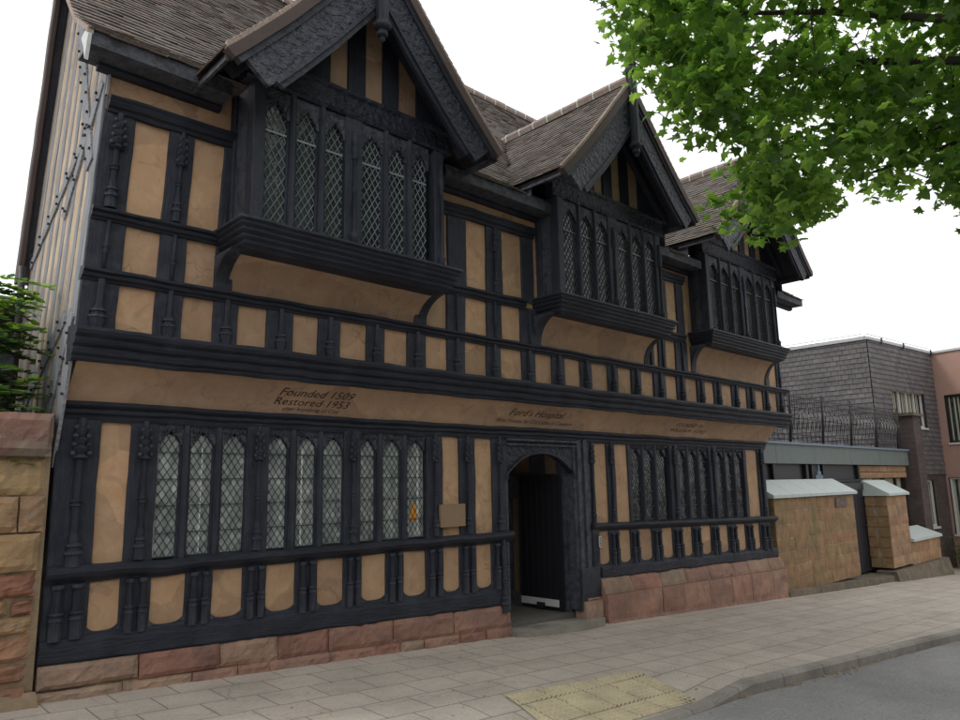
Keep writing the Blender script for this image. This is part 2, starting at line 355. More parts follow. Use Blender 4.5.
# kerb
mb = MB(False, .003); n = 120
pr = [(0, -.30), (.0, -.03), (.02, 0), (.12, .003), (.14, .0), (.14, -.30)]
vs = []
for i in range(n + 1):
    x = -6 + 36 * i / n; ky = kerb_y(x)
    top = gz(x, ky) + .006 + 0
    if dip(x) > .5: top += .012
    for a, b in pr: vs.append((x, ky + a, top + b))
k = len(pr)
mb.add(vs, [(i * k + q, i * k + (q + 1) % k, (i + 1) * k + (q + 1) % k, (i + 1) * k + q) for i in range(n) for q in range(k)])
struct(mb.build('kerb', KERB, uv=True))
# gutter litter
# buff tactile paving, blistered
def lerp(a, b, t): return a + (b - a) * t
Tq = [(3.21, -2.15), (5.08, -2.25), (4.90, -3.08), (2.95, -3.06)]
mb = MB(False, 0); N = 30; vs = []
def tq(u, v):
    a = (lerp(Tq[0][0], Tq[1][0], u), lerp(Tq[0][1], Tq[1][1], u)); b = (lerp(Tq[3][0], Tq[2][0], u), lerp(Tq[3][1], Tq[2][1], u))
    return lerp(a[0], b[0], v), lerp(a[1], b[1], v)
for i in range(N + 1):
    for j in range(N + 1):
        x, y = tq(i / N, j / N); vs.append((x, y, gz(x, y) + .009))
mb.add(vs, [(i * (N + 1) + j, i * (N + 1) + j + 1, (i + 1) * (N + 1) + j + 1, (i + 1) * (N + 1) + j) for i in range(N) for j in range(N)])
for i in range(29):
    for j in range(14):
        x, y = tq((i + .5) / 29, (j + .5) / 14); z = gz(x, y) + .009; r = .018
        vv = [(x + r * math.cos(a * 1.047), y + r * math.sin(a * 1.047), z) for a in range(6)] + [(x + r * .6 * math.cos(a * 1.047), y + r * .6 * math.sin(a * 1.047), z + .013) for a in range(6)]
        mb.add(vv, [(q, (q + 1) % 6, (q + 1) % 6 + 6, q + 6) for q in range(6)] + [(6, 7, 8, 9, 10, 11)])
struct(mb.build('tactile_paving', TACT, uv=True))
# fallen leaves and grit
mb = MB(False, 0)
def litter(x, y, z, s):
    a = U(0, 6.3); p = [(s * math.cos(a + q) * U(.5, 1), s * math.sin(a + q) * U(.4, 1), U(.002, .012)) for q in (0, 1.2, 2.4, 3.6, 4.9)]
    mb.add([(x + i, y + j, z + k_) for i, j, k_ in p], [(0, 1, 2, 3, 4)])
for i in range(150):
    x = U(-1, 20); y = U(-3.1, -.2); litter(x, y, gz(x, y) + .004, U(.006, .022))
for i in range(170):
    x = random.gauss(7.2, .7) if rnd() < .5 else U(4.8, 16); y = kerb_y(x) - .01 - abs(random.gauss(0, .08)); litter(x, y, rz(x, y) + .006, U(.008, .028))
for i in range(110):
    x = U(5.2, 13.6); y = -.13 - abs(random.gauss(0, .05)); litter(x, y, gz(x, y) + .006, U(.006, .02))
for i in range(150):
    x = U(25, 31); y = U(-1.8, .3); litter(x, y, gz(x, y) + .01, U(.02, .07))
o = mb.build('fallen_leaves', LITT); struct(o, 'stuff')

# ------------------------------------------------------------------ the timber framed hospital
H = thing('timber_framed_house', 'long black timber framed almshouse with ochre plaster, three gables and leaded windows', 'building')
def part(mb, name, mat, parent=None, **k): return mb.build(name, mat, parent or H, **k)
GY, UY = 0., -.28               # plaster planes of ground and upper storey
def post(x0, x1, z0, z1, y, d=.16, name='post', pr=.025, parent=None, j=.009):
    mb = MB(True, j); mb.beam(((x0 + x1) / 2, y - pr + d / 2, z0), ((x0 + x1) / 2, y - pr + d / 2, z1), x1 - x0, d, X, Y, .008, .12)
    return part(mb, name, TIMV, parent)
def colonnette(par, x, y, z0, z1, r=.024, base=True, crown=True):
    pr = []; h = z1 - z0
    if base: pr += [(z0, r * 1.9), (z0 + .10, r * 1.8), (z0 + .105, r * 2.2), (z0 + .125, r * 2.2), (z0 + .14, r * 1.6), (z0 + .165, r * 1.5), (z0 + .17, r * 1.9), (z0 + .185, r * 1.85), (z0 + .20, r * 1.3), (z0 + .235, r * 1.25), (z0 + .28, r * .9)]
    else: pr += [(z0, r)]
    m_ = z0 + h * .42
    pr += [(m_ - .03, r), (m_ - .02, r * 1.5), (m_, r * 1.0), (m_ + .02, r * 1.55), (m_ + .035, r * .95)]
    zc = z1 - (.36 if crown and h > .9 else .02)
    pr += [(zc, r * .9)]
    mb = MB(True, .0025)
    if crown and h > .9:
        pr += [(zc + .02, r * 2.3), (zc + .05, r * 1.3), (zc + .1, r * 2.2), (zc + .13, r * 1.2), (zc + .18, r * 2.), (zc + .2, r * 1.1), (zc + .26, r * 1.7), (zc + .29, r * 1.0), (z1, r * .9)]
        for kx in range(4):
            zz = zc + .03 + kx * .075
            for sx in (-1, 1):
                mb.lathe((x + sx * r * (1.9 - kx * .2), y - r * .9), [(zz, .004), (zz + .012, r * .62), (zz + .03, r * .75), (zz + .05, .004)], 6)
    mb.lathe((x, y), pr, 8, smooth=False)
    return part(mb, 'colonnette', TIMV, par)
def rail(x0, x1, z, prof, y, name='rail', mat=None, seg=.10, j=.012):
    mb = MB(True, j); mb.sweep(prof, (x0, y, z), (x1, y, z), (0, -1, 0), Z, seg)   # prof: (out, up)
    return part(mb, name, mat or TIMH)

# plaster walls
for a, b in ((0.02, 5.42), (7.28, 13.25)):
    mb = MB(True, .003)
    nx = int((b - a) / .15)
    holes = [(.83, 4.10)] if a < 1 else [(8.38, 12.36)]
    vsx = [a + (b - a) * i / nx for i in range(nx + 1)]
    h0, h1 = holes[0]
    for u0, u1, w0, w1 in ((a, h0, .1, 2.4), (h1, b, .1, 2.4), (h0, h1, .1, 1.0), (h0, h1, 2.25, 2.4)):
        mm = max(1, int((u1 - u0) / .15))
        for i in range(mm):
            p, q = u0 + (u1 - u0) * i / mm, u0 + (u1 - u0) * (i + 1) / mm
            mb.add([(p, GY, w0), (q, GY, w0), (q, GY, w1), (p, GY, w1)], [(0, 1, 2, 3)])
    part(mb, 'ground_floor_wall', PLAS)
mb = MB(True, .003)
for i in range(90):
    p, q = .02 + 13.6 * i / 90, .02 + 13.6 * (i + 1) / 90
    zz = [2.95, 3.35, 3.75, 4.15, 4.55, 4.95, 5.35, 5.7]
    for r_ in range(7):
        mb.add([(p, UY, zz[r_]), (q, UY, zz[r_]), (q, UY, zz[r_ + 1]), (p, UY, zz[r_ + 1])], [(0, 1, 2, 3)])
part(mb, 'upper_floor_wall', PLAS)
def covey(z):
    t = max(0, min(1, (z - 2.44) / .34)); return -.06 - .27 * t ** 1.7
mb = MB(True, .003); nn = 100; vs = []
for i in range(nn + 1):
    x = .03 + 13.36 * i / nn
    for k_ in range(9): z = 2.44 + .34 * k_ / 8; vs.append((x, covey(z), z))
mb.add(vs, [(i * 9 + k_, (i + 1) * 9 + k_, (i + 1) * 9 + k_ + 1, i * 9 + k_ + 1) for i in range(nn) for k_ in range(8)], True)
# end caps of the cove
for xx in (.03, 13.39):
    mb.add([(xx, covey(2.44 + .34 * k_ / 8), 2.44 + .34 * k_ / 8) for k_ in range(9)] + [(xx, .1, 2.78), (xx, .1, 2.44)], [tuple(range(11))])
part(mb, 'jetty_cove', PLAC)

# lettering on the cove
def lettering(lines, mat, name):
    mb = MB(True, 0)
    for txt, x0, z0, size, width in lines:
        c = bpy.data.curves.new('lettering_curve', 'FONT'); c.body = txt; c.size = size; c.shear = .28; c.resolution_u = 2
        o = bpy.data.objects.new('lettering_curve', c); COL.objects.link(o)
        dg = bpy.context.evaluated_depsgraph_get(); me = bpy.data.meshes.new_from_object(o.evaluated_get(dg))
        w = max(v.co.x for v in me.vertices)
        vs = []
        for v in me.vertices:
            z = z0 + v.co.y * .98; vs.append((x0 + v.co.x * width / w, covey(z) - .005, z))
        mb.add(vs, [tuple(p.vertices) for p in me.polygons])
        bpy.data.objects.remove(o); bpy.data.curves.remove(c); bpy.data.meshes.remove(me)
    return part(mb, name, mat)
lettering([('Founded 1509', 1.97, 2.625, .105, .92), ('Restored 1953', 1.94, 2.535, .105, .93), ('after bombing of City', 2.06, 2.480, .055, .70)], INK, 'founding_inscription')
lettering([("Ford's Hospital", 5.42, 2.600, .125, 1.16)], INK, 'name_inscription')
lettering([('Alms Houses for Old Ladies of Coventry', 5.22, 2.505, .085, 1.62), ('FOUNDED  BY', 9.62, 2.62, .085, .95), ('WILLIAM  FORD', 9.5, 2.53, .085, 1.25)], INKF, 'faded_inscription')

# rails and beams (profiles: out, up)
MID = [(-.14, -.14), (.03, -.14), (.045, -.11), (.04, -.085), (.07, -.07), (.075, -.04), (.06, -.03), (.10, -.005), (.105, .02), (.06, .035), (-.14, .035)]
rail(.0, 13.26, 2.415, MID, GY, 'middle_beam')
BRES = [(-.1, 0), (.06, 0), (.075, .02), (.06, .04), (.085, .06), (.10, .10), (.085, .125), (.12, .145), (.135, .17), (.12, .20), (.155, .225), (.17, .255), (.16, .285), (.02, .315), (-.1, .315)]
rail(-.03, 13.86, 2.755, BRES, UY, 'jetty_bressumer')
TR = [(-.05, -.065), (.045, -.065), (.05, -.045), (.075, -.035), (.085, -.01), (.07, .0), (.10, .015), (.095, .04), (.05, .055), (-.05, .06)]
rail(-.01, 13.95, 3.545, TR, UY, 'balustrade_rail')
SR = [(-.1, -.10), (.03, -.10), (.04, -.08), (.06, -.07), (.10, -.045), (.125, -.01), (.12, .025), (.085, .04), (-.1, .05)]
rail(-.02, 5.50, 1.0, SR, GY, 'window_sill_rail', j=.019)
rail(7.26, 13.46, 1.02, [(a * .95, b * .85) for a, b in SR], GY, 'window_sill_rail', j=.010)
for a, b in ((-.0, 1.17), (3.92, 5.62), (8.85, 9.85)):
    rail(a, b, 4.10, TR, UY, 'oriel_level_rail')
HB = [(-.05, -.07), (.05, -.07), (.055, -.03), (.08, -.02), (.10, .01), (.09, .03), (.11, .05), (.10, .075), (-.05, .085)]
for a, b in ((.03, 1.3), (3.8, 5.85), (8.7, 9.93)):
    rail(a, b, 5.15, HB, UY, 'head_rail')
# ground sill timbers
def sill_l(x): return .26 - .031 * x, .49 - .028 * x
mb = MB(True, .022); vs = []
n_ = 70
for i in range(n_ + 1):
    x = -.02 + 5.44 * i / n_; a, b = sill_l(x); b -= .015
    vs += [(x, -.05, a), (x, -.075, a + .03), (x, -.075, b - .05), (x, -.045, b), (x, .12, b), (x, .12, a)]
mb.add(vs, [(i * 6 + q, i * 6 + (q + 1) % 6, (i + 1) * 6 + (q + 1) % 6, (i + 1) * 6 + q) for i in range(n_) for q in range(6)] + [(0, 5, 4, 3, 2, 1), tuple(n_ * 6 + q for q in range(6))])
part(mb, 'sill_beam', TIMH)
mb = MB(True, .022); vs = []
for i in range(n_ + 1):
    x = 7.45 + 5.95 * i / n_; a, b = .235 - .0 * x, .42
    vs += [(x, -.06, a), (x, -.085, a + .03), (x, -.085, b - .04), (x, -.05, b), (x, .12, b), (x, .12, a)]
mb.add(vs, [(i * 6 + q, i * 6 + (q + 1) % 6, (i + 1) * 6 + (q + 1) % 6, (i + 1) * 6 + q) for i in range(n_) for q in range(6)] + [(0, 5, 4, 3, 2, 1), tuple(n_ * 6 + q for q in range(6))])
part(mb, 'sill_beam', TIMH)

# low panels below the sill rail
lowL = [(-.02, .33), (.58, .84), (1.15, 1.41), (1.72, 1.98), (2.30, 2.56), (2.89, 3.13), (3.46, 3.72), (4.05, 4.33), (4.60, 4.89), (5.16, 5.48)]
lowR = [(7.28, 7.43), (7.73, 7.99), (8.29, 8.54), (8.90, 9.20), (9.54, 9.86), (10.17, 10.47), (10.83, 11.13), (11.47, 11.82), (12.17, 12.48), (12.78, 13.22)]
def twin(par, x0, x1, z0, z1, y):
    mb = MB(True, .004); c = (x0 + x1) / 2; w = (x1 - x0)
    for s_ in (-1, 1):
        r = w * .13; zm = z0 + (z1 - z0) * .45
        mb.lathe((c + s_ * w * .22, y - .012), [(z0, r * 1.15), (zm - .05, r * 1.15), (zm - .04, r * 1.35), (zm - .01, r * 1.0), (zm + .01, r * 1.35), (zm + .03, r * .8), (z1 - .05, r * .75), (z1 - .03, r * 1.1), (z1, r * 1.1)], 8, smooth=False)
    part(mb, 'twin_shaft', TIMV, par)
for lst, left in ((lowL, True), (lowR, False)):
    for i, (a, b) in enumerate(lst):
        zb = sill_l((a + b) / 2)[1] - .06 if left else .38
        p = post(a, b, zb, .95, GY, name='low_stud')
        if a > 0 or 1: twin(p, a, b, zb + .03, .90, GY - .03)
        if i + 1 < len(lst):                       # concave sill pieces rising to each stud
            c, d = b, lst[i + 1][0]
            base = (sill_l((c + d) / 2)[1] - .012) if left else .42
            up = .06 if left else .055
            mb = MB(True, .003); pts = []
            for q in range(13):
                t = q / 12; x = c - .01 + (d - c + .02) * t; h = up * abs(2 * t - 1) ** 3.6 + .018
                pts.append((x, h + base))
            poly = [(x, -.028, z) for x, z in pts] + [(d + .01, -.028, base - .06), (c - .01, -.028, base - .06)]
            mb.poly(poly[::-1], (0, .09, 0)); part(mb, 'sill_brace', TIMH)
# ground storey posts above the rail
def gpost(a, b, col=True, pr=.028, r=.022, **k):
    p = post(a, b, .98, 2.33, GY, pr=pr, **k)
    if col: colonnette(p, (a + b) / 2, GY - pr - .012, 1.06, 2.30, r)
    return p
p = post(-.01, .33, .98, 2.33, GY, name='corner_post', pr=.035); colonnette(p, .17, -.055, 1.04, 2.30, .034)
gpost(.59, .84, r=.026); gpost(1.71, 1.955, pr=.04, r=.024); gpost(2.87, 3.09, pr=.04); gpost(4.07, 4.33); gpost(4.61, 4.89); gpost(5.20, 5.47, r=.025)
gpost(7.28, 7.43, r=.02); gpost(7.75, 7.97, r=.02); gpost(8.32, 8.42, False); gpost(9.56, 9.84, pr=.04); gpost(10.92, 11.2, pr=.04); gpost(12.30, 12.42, False)
p = post(12.9, 13.22, .98, 2.33, GY, name='corner_post', pr=.035); colonnette(p, 13.02, -.055, 1.04, 2.30, .03)

# leaded windows
def lattice(mb, x0, x1, z0, z1, y, dx=.075, dz=.115, r=.0028, fr=True):
    # diamond cames as thin boxes in plane y, clipped to the light
    def seg(p, q):
        p = Vector((p[0], y, p[1])); q = Vector((q[0], y, q[1])); d = q - p
        if d.length < .01: return
        d.normalize(); s_ = d.cross(Vector(Y)) * r; e = Vector((0, -r, 0))
        mb.add([p + s_, p - s_, q - s_, q + s_, p + e * 2, q + e * 2], [(0, 1, 2, 3), (0, 3, 5, 4), (1, 4, 5, 2)])
    w = x1 - x0; sl = dz / dx
    for sg in (1, -1):
        lo = min(z0 - sg * sl * x0, z0 - sg * sl * x1); hi = max(z1 - sg * sl * x0, z1 - sg * sl * x1)
        for k in range(math.floor(lo / dz), math.ceil(hi / dz) + 1):
            c = k * dz + sg * sl * x0
            xa, za, xb, zb = x0, c, x1, c + sg * sl * w
            if max(za, zb) > z0 and min(za, zb) < z1:
                def cut(xa, za, xb, zb):
                    if za < z0: xa += (z0 - za) / (zb - za) * (xb - xa); za = z0
                    if za > z1: xa += (z1 - za) / (zb - za) * (xb - xa); za = z1
                    return xa, za
                A = cut(xa, za, xb, zb); B = cut(xb, zb, xa, za); seg(A, B)
def light(win, x0, x1, z0, z1, y, glass, lead, bars=0, head=True, d=(.075, .115), tz=.0, curtain=None):
    g_ = MB(True, .002); nz = 6
    for q in range(nz):
        a, b = z0 + (z1 - z0) * q / nz, z0 + (z1 - z0) * (q + 1) / nz
        t1, t2 = U(-.004, .004), U(-.004, .004)
        g_.add([(x0 - .02, y, a), (x1 + .02, y + t1 * 0, a), (x1 + .02, y, b), (x0 - .02, y, b)], [(0, 1, 2, 3)])
    pane = part(g_, 'pane', glass, win)
    l_ = MB(True, .0015); lattice(l_, x0, x1, z0, z1, y - .006, *d)
    for q in range(bars):
        zz = z0 + (z1 - z0) * (q + .9) / (bars + .6); l_.box(x0, x1, y - .022, y - .014, zz - .004, zz + .004)
    l_.box(x0, x1, y - .012, y - .004, z0, z0 + .012)
    part(l_, 'lead_lattice', lead, win)
    if curtain:
        c_ = MB(True, .002); c_.box(x0 + curtain[0], x0 + curtain[0] + curtain[1], y - .004, y - .001, z0 + .02, z1 - .1); part(c_, 'curtain_edge', SILV, win)
    if head:
        m_ = MB(True, .002); w = (x1 - x0) / 2; c = (x0 + x1) / 2; zt = z1 + .09
        for sg in (-1, 1):           # cusped ogee head carved from the board
            pts = [(c + sg * (w + .02), z1 - .10), (c + sg * w * .96, z1 - .10), (c + sg * w * .80, z1 - .045), (c + sg * w * .66, z1 - .055), (c + sg * w * .50, z1 - .01), (c + sg * w * .32, z1 - .015), (c, z1 + .035), (c, zt), (c + sg * (w + .02), zt)]
            pp = [(x, y - .035, z) for x, z in pts]
            if sg > 0: pp = pp[::-1]
            m_.poly(pp, (0, .033, 0))
            for kx in range(3):
                xx = c + sg * w * (.28 + .3 * kx); m_.lathe((xx, y - .038), [(z1 + .005 + .005 * kx, .003), (z1 + .025, .012), (z1 + .045, .014), (z1 + .068, .003)], 6)
        part(m_, 'traceried_head', CARV, win)
def mullion(win, a, b, z0, z1, y, pr=.03):
    m_ = MB(True, .003); c = (a + b) / 2; w = b - a
    m_.sweep([(-w / 2, .06), (-w / 2, -.005), (-w * .34, -.012), (-w * .30, -pr * .6), (-w * .12, -pr), (w * .12, -pr), (w * .30, -pr * .6), (w * .34, -.012), (w / 2, -.005), (w / 2, .06)], (c, y, z0), (c, y, z1), X, Y, .2)
    part(m_, 'mullion', TIMV, win)
def ground_window(lights, z0, z1, glass, lead, amb=None):
    w = bpy.data.objects.new('leaded_window', None); COL.objects.link(w); w.parent = H
    for i, (a, b) in enumerate(lights):
        ct = [None, (.11, .012), None, None, (.05, .02), None, None, None, (.15, .03)][i] if glass is GLSG else None
        light(w, a, b, z0, z1, GY + .028, glass, lead, 4, True, (.07, .105), curtain=ct)
    gaps = [(lights[i][1], lights[i + 1][0]) for i in range(len(lights) - 1)]
    for a, b in gaps:
        if b - a < .2: mullion(w, a, b, z0 - .03, z1 + .12, GY + .02, .05)
    # curtain room box behind
    return w
L1 = [(.86, 1.05), (1.16, 1.37), (1.48, 1.70), (1.96, 2.18), (2.31, 2.52), (2.63, 2.86), (3.10, 3.31), (3.44, 3.67), (3.80, 4.03)]
W1 = ground_window(L1, 1.05, 2.19, GLSG, LEADD)
mb = MB(True, 0)
for (cx, cz, s_) in ((3.90, 1.42, .035), (3.885, 1.36, .04), (3.925, 1.37, .035), (3.90, 1.29, .05), (3.935, 1.30, .04), (3.87, 1.30, .03)):
    mb.add([(cx + s_ * math.cos(a), GY + .0255 + .001 * rnd(), cz + s_ * math.sin(a)) for a in (0, 1.05, 2.1, 3.14, 4.19, 5.24)], [(0, 1, 2, 3, 4, 5)])
part(mb, 'glass_ornament', AMBR, W1)
L2 = []
for s0 in (8.42, 9.84, 11.20):
    for q in range(3): L2.append((s0 + .03 + q * .375, s0 + .28 + q * .375))
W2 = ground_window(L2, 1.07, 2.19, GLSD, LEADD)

# upper storey balusters between bressumer and rail
jet = [.31, .63, .88, 1.18, 1.43, 1.74, 2.04, 2.34, 2.62, 2.97, 3.22, 3.55, 3.84, 4.18, 4.49, 4.87, 5.14, 5.55, 5.83, 6.18, 6.47, 6.83, 7.11, 7.51, 7.78, 8.15, 8.42, 8.79, 9.17, 9.52, 9.82, 10.20, 10.47, 10.81, 11.11, 11.50, 11.79, 12.12, 12.47, 12.82, 13.10, 13.47]
edges = [0.0] + jet + [13.80]
for i in range(0, len(edges), 2):
    a, b = edges[i], edges[i + 1]
    p = post(a, b, 3.04, 3.50, UY, pr=.03, name='baluster_stud')
    mb = MB(True, .0025); c = (a + b) / 2; r = min(.05, (b - a) * .22) * (1.25 if i == 0 else 1); y = UY - .045
    mb.lathe((c, y), [(3.05, r * .85), (3.09, r * 1.05), (3.14, r * 1.2), (3.15, r * 1.35), (3.165, r * 1.3), (3.175, r * .95), (3.20, r * .9), (3.205, r * 1.15), (3.22, r * 1.1), (3.235, r * .8), (3.27, r * .55), (3.50, r * .5)], 8, smooth=False)
    part(mb, 'turned_base', TIMV, p)
# middle band studs
for a, b in ((0, .31), (.62, .87), (1.16, 1.34), (3.66, 3.85), (4.18, 4.50), (4.89, 5.17), (5.54, 5.9), (8.62, 8.86), (9.0, 9.23), (9.55, 9.95), (13.0, 13.17), (13.55, 13.78)):
    p = post(a, b, 3.58, 4.06, UY, pr=.03, name='stud')
    if b - a > .2:
        mb = MB(True, .0025); c = (a + b) / 2; mb.lathe((c, UY - .04), [(3.6, .018), (3.74, .018), (3.76, .03), (3.79, .02), (3.81, .032), (3.84, .018), (4.05, .02)], 8); part(mb, 'colonnette', TIMV, p)
for a, b, r in ((0.0, .29, .03), (.61, .85, .022), (1.16, 1.24, 0), (4.2, 4.53, .0), (4.90, 5.21, .018), (5.60, 5.85, 0), (9.13, 9.35, 0), (9.68, 9.92, 0), (8.66, 8.8, 0)):
    p = post(a, b, 4.13, 5.10, UY, pr=.03, name='stud')
    if r: colonnette(p, (a + b) / 2, UY - .045, 4.16, 5.08, r)
p = post(13.38, 13.68, 4.13, 5.6, UY, pr=.03, name='corner_post')
# upper corner post left, above head rail, and pale batten at the arris
mb = MB(True, .004); mb.box(0.0, .022, UY - .03, UY + .01, 5.24, 5.5); part(mb, 'corner_batten', SIDT)

# ------------------------------------------------------------------ oriels
OR = [dict(x0=1.30, x1=3.75, y=-.75, dz=.0), dict(x0=5.95, x1=8.60, y=-.68, dz=.09), dict(x0=10.20, x1=13.05, y=-.62, dz=.16)]
LO = [[(1.44, 1.67), (1.79, 2.01), (2.13, 2.34), (2.58, 2.84), (2.96, 3.17), (3.30, 3.50)]]
for k_ in (1, 2):
    o_ = OR[k_]; W = o_['x1'] - o_['x0']; l = []
    for s0 in (o_['x0'] + .16, o_['x0'] + W / 2 + .13):
        wd = (W / 2 - .29 - .2) / 3
        for q in range(3): l.append((s0 + q * (wd + .1), s0 + q * (wd + .1) + wd))
    LO.append(l)
for k_, o_ in enumerate(OR):
    x0, x1, yo, dz = o_['x0'], o_['x1'], o_['y'], o_['dz']
    E = bpy.data.objects.new('oriel_window', None); COL.objects.link(E); E.parent = H
    top = 5.66 + dz
    def nb(j=.005): return MB(False, j)
    # corner posts, centre post
    for (a, b) in ((x0, x0 + .13), (LO[k_][2][1] + .01, LO[k_][3][0] - .01), (x1 - .15, x1)):
        mb = nb(); mb.beam(((a + b) / 2, yo + .05, 4.12 + dz), ((a + b) / 2, yo + .05, top), b - a, .16, X, Y, .01, .15); mb.build('post', TIMV, E)
    mb = nb(.003); c = (LO[k_][2][1] + LO[k_][3][0]) / 2; zz = 4.18 + dz
    mb.lathe((c, yo - .04), [(zz, .05), (zz + .1, .045), (zz + .13, .055), (zz + .16, .03), (zz + .2, .022), (zz + .6, .02), (zz + .62, .034), (zz + .66, .02), (zz + .98, .02), (zz + 1.0, .045), (zz + 1.04, .03), (zz + 1.1, .045), (zz + 1.14, .028), (zz + 1.2, .04), (zz + 1.3, .02)], 8); mb.build('colonnette', TIMV, E)
    mb = nb(.003); c = x1 - .06
    mb.lathe((c, yo - .04), [(zz, .05), (zz + .1, .045), (zz + .13, .055), (zz + .16, .03), (zz + .2, .018), (zz + .9, .018), (zz + .92, .04), (zz + .96, .026), (zz + 1.02, .04), (zz + 1.3, .02)], 8); mb.build('colonnette', TIMV, E)
    # side cheeks: panelled returns with a stud
    for xx, s_ in ((x0, 1), (x1, -1)):
        mb = nb(.003); mb.box(min(xx + s_ * .02, xx + s_ * .06), max(xx + s_ * .02, xx + s_ * .06), yo + .13, UY + .02, 4.1 + dz, top); mb.build('side_panel', TIMV, E)
        mb = nb(.004); mb.beam((xx + s_ * .03, UY - .04, 4.12 + dz), (xx + s_ * .03, UY - .04, top), .09, .10, X, Y, .01); mb.build('post', TIMV, E)
    # lights
    H_ = H
    for i, (a, b) in enumerate(LO[k_]):
        zt = 5.50 + dz; z0 = 4.20 + dz; y = yo + .028
        g_ = nb(.002)
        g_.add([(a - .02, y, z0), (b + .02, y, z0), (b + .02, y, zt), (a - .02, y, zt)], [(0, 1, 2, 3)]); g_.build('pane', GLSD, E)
        l_ = nb(.0015); lattice(l_, a, b, z0, zt, y - .006, .076, .125, .0048)
        l_.box(a, b, y - .02, y - .012, 5.18 + dz, 5.2 + dz); l_.build('lead_lattice', (LEADL, LEADM, LEADD)[k_], E)
        m_ = nb(.002); w = (b - a) / 2; c = (a + b) / 2
        for sg in (-1, 1):
            pts = [(c + sg * (w + .02), zt - .14), (c + sg * w * .94, zt - .14), (c + sg * w * .76, zt - .07), (c + sg * w * .6, zt - .08), (c + sg * w * .45, zt - .02), (c + sg * w * .3, zt - .03), (c, zt + .04), (c, zt + .14), (c + sg * (w + .02), zt + .14)]
            pp = [(x, y - .04, z) for x, z in pts]
            if sg > 0: pp = pp[::-1]
            m_.poly(pp, (0, .036, 0))
        m_.build('traceried_head', CARV, E)
        if i < 5 and i != 2:
            m_ = nb(.003); A_, B_ = b, LO[k_][i + 1][0]; w = B_ - A_; c = (A_ + B_) / 2
            m_.sweep([(-w / 2, .08), (-w / 2, -.0), (-w * .34, -.01), (-w * .30, -.03), (-w * .12, -.055), (w * .12, -.055), (w * .30, -.03), (w * .34, -.01), (w / 2, -.0), (w / 2, .08)], (c, yo + .012, 4.15 + dz), (c, yo + .012, top), X, Y, .2); m_.build('mullion', TIMV, E)
    # dark room behind the glass is the pane itself; moulded sill with returned ends
    levels = [(.175, 4.18), (.18, 4.155), (.155, 4.135), (.165, 4.11), (.135, 4.085), (.145, 4.055), (.11, 4.03), (.12, 4.0), (.085, 3.975), (.09, 3.945), (.05, 3.925), (.03, 3.905)]
    mb = nb(.006); vs = []; nx_ = 20
    ring = []
    for o2, z in levels:
        ln = [(x0 - o2 + .02, UY + .02)] + [(x0 - o2 + .02, UY + (yo - o2 - UY) * q / 3) for q in (1, 2)] + [(x0 - o2 + .02 + (x1 - x0 + 2 * o2 - .04) * q / nx_, yo - o2) for q in range(nx_ + 1)] + [(x1 + o2 - .02, UY + (yo - o2 - UY) * q / 3) for q in (2, 1)] + [(x1 + o2 - .02, UY + .02)]
        ring.append([(x, y, z + dz * (1 if 1 else 0)) for x, y in ln])
    m_ = len(ring[0])
    for r_ in ring: vs += r_
    fs = [(i * m_ + q, (i + 1) * m_ + q, (i + 1) * m_ + q + 1, i * m_ + q + 1) for i in range(len(ring) - 1) for q in range(m_ - 1)]
    fs.append(tuple(range(m_))); fs.append(tuple((len(ring) - 1) * m_ + q for q in range(m_))[::-1])
    mb.add(vs, fs); mb.build('moulded_sill', TIMH, E)
    # plaster cove below the sill, dark quarter-round brackets at both ends
    mb = nb(.003); vs = []; nc = 10; zb = 3.58 + dz * .3; zt = 3.93 + dz
    def cy(t): return UY - (UY - (yo - .0)) * (1 - math.sqrt(max(0, 1 - (t * .985) ** 2.2)))
    for i in range(25):
        x = x0 + .0 + (x1 - x0) * i / 24
        for q in range(nc + 1): t = q / nc; vs.append((x, cy(t), zb + (zt - zb) * t))
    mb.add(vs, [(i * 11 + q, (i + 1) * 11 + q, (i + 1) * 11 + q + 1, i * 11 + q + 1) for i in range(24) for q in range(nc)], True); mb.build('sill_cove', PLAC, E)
    for xa, xb in ((x0 - .12, x0 + .015), (x1 - .02, x1 + .09)):
        mb = nb(.004)
        pts = [(xa, cy(q / nc) - .02, zb + (zt - zb) * q / nc) for q in range(nc + 1)] + [(xa, UY + .02, zt), (xa, UY + .02, zb)]
        mb.poly(pts, (xb - xa, 0, 0)); mb.build('curved_bracket', TIMV, E)
    # carved tie beam across the gable foot
    mb = nb(.005); mb.sweep([(-.1, -.15), (.04, -.15), (.06, -.12), (.04, -.10), (.045, .08), (.075, .10), (.08, .13), (-.1, .14)], (x0 - .1, yo, 5.80 + dz), (x1 + .1, yo, 5.80 + dz), (0, -1, 0), Z, .15); mb.build('tie_beam', CARV, E)

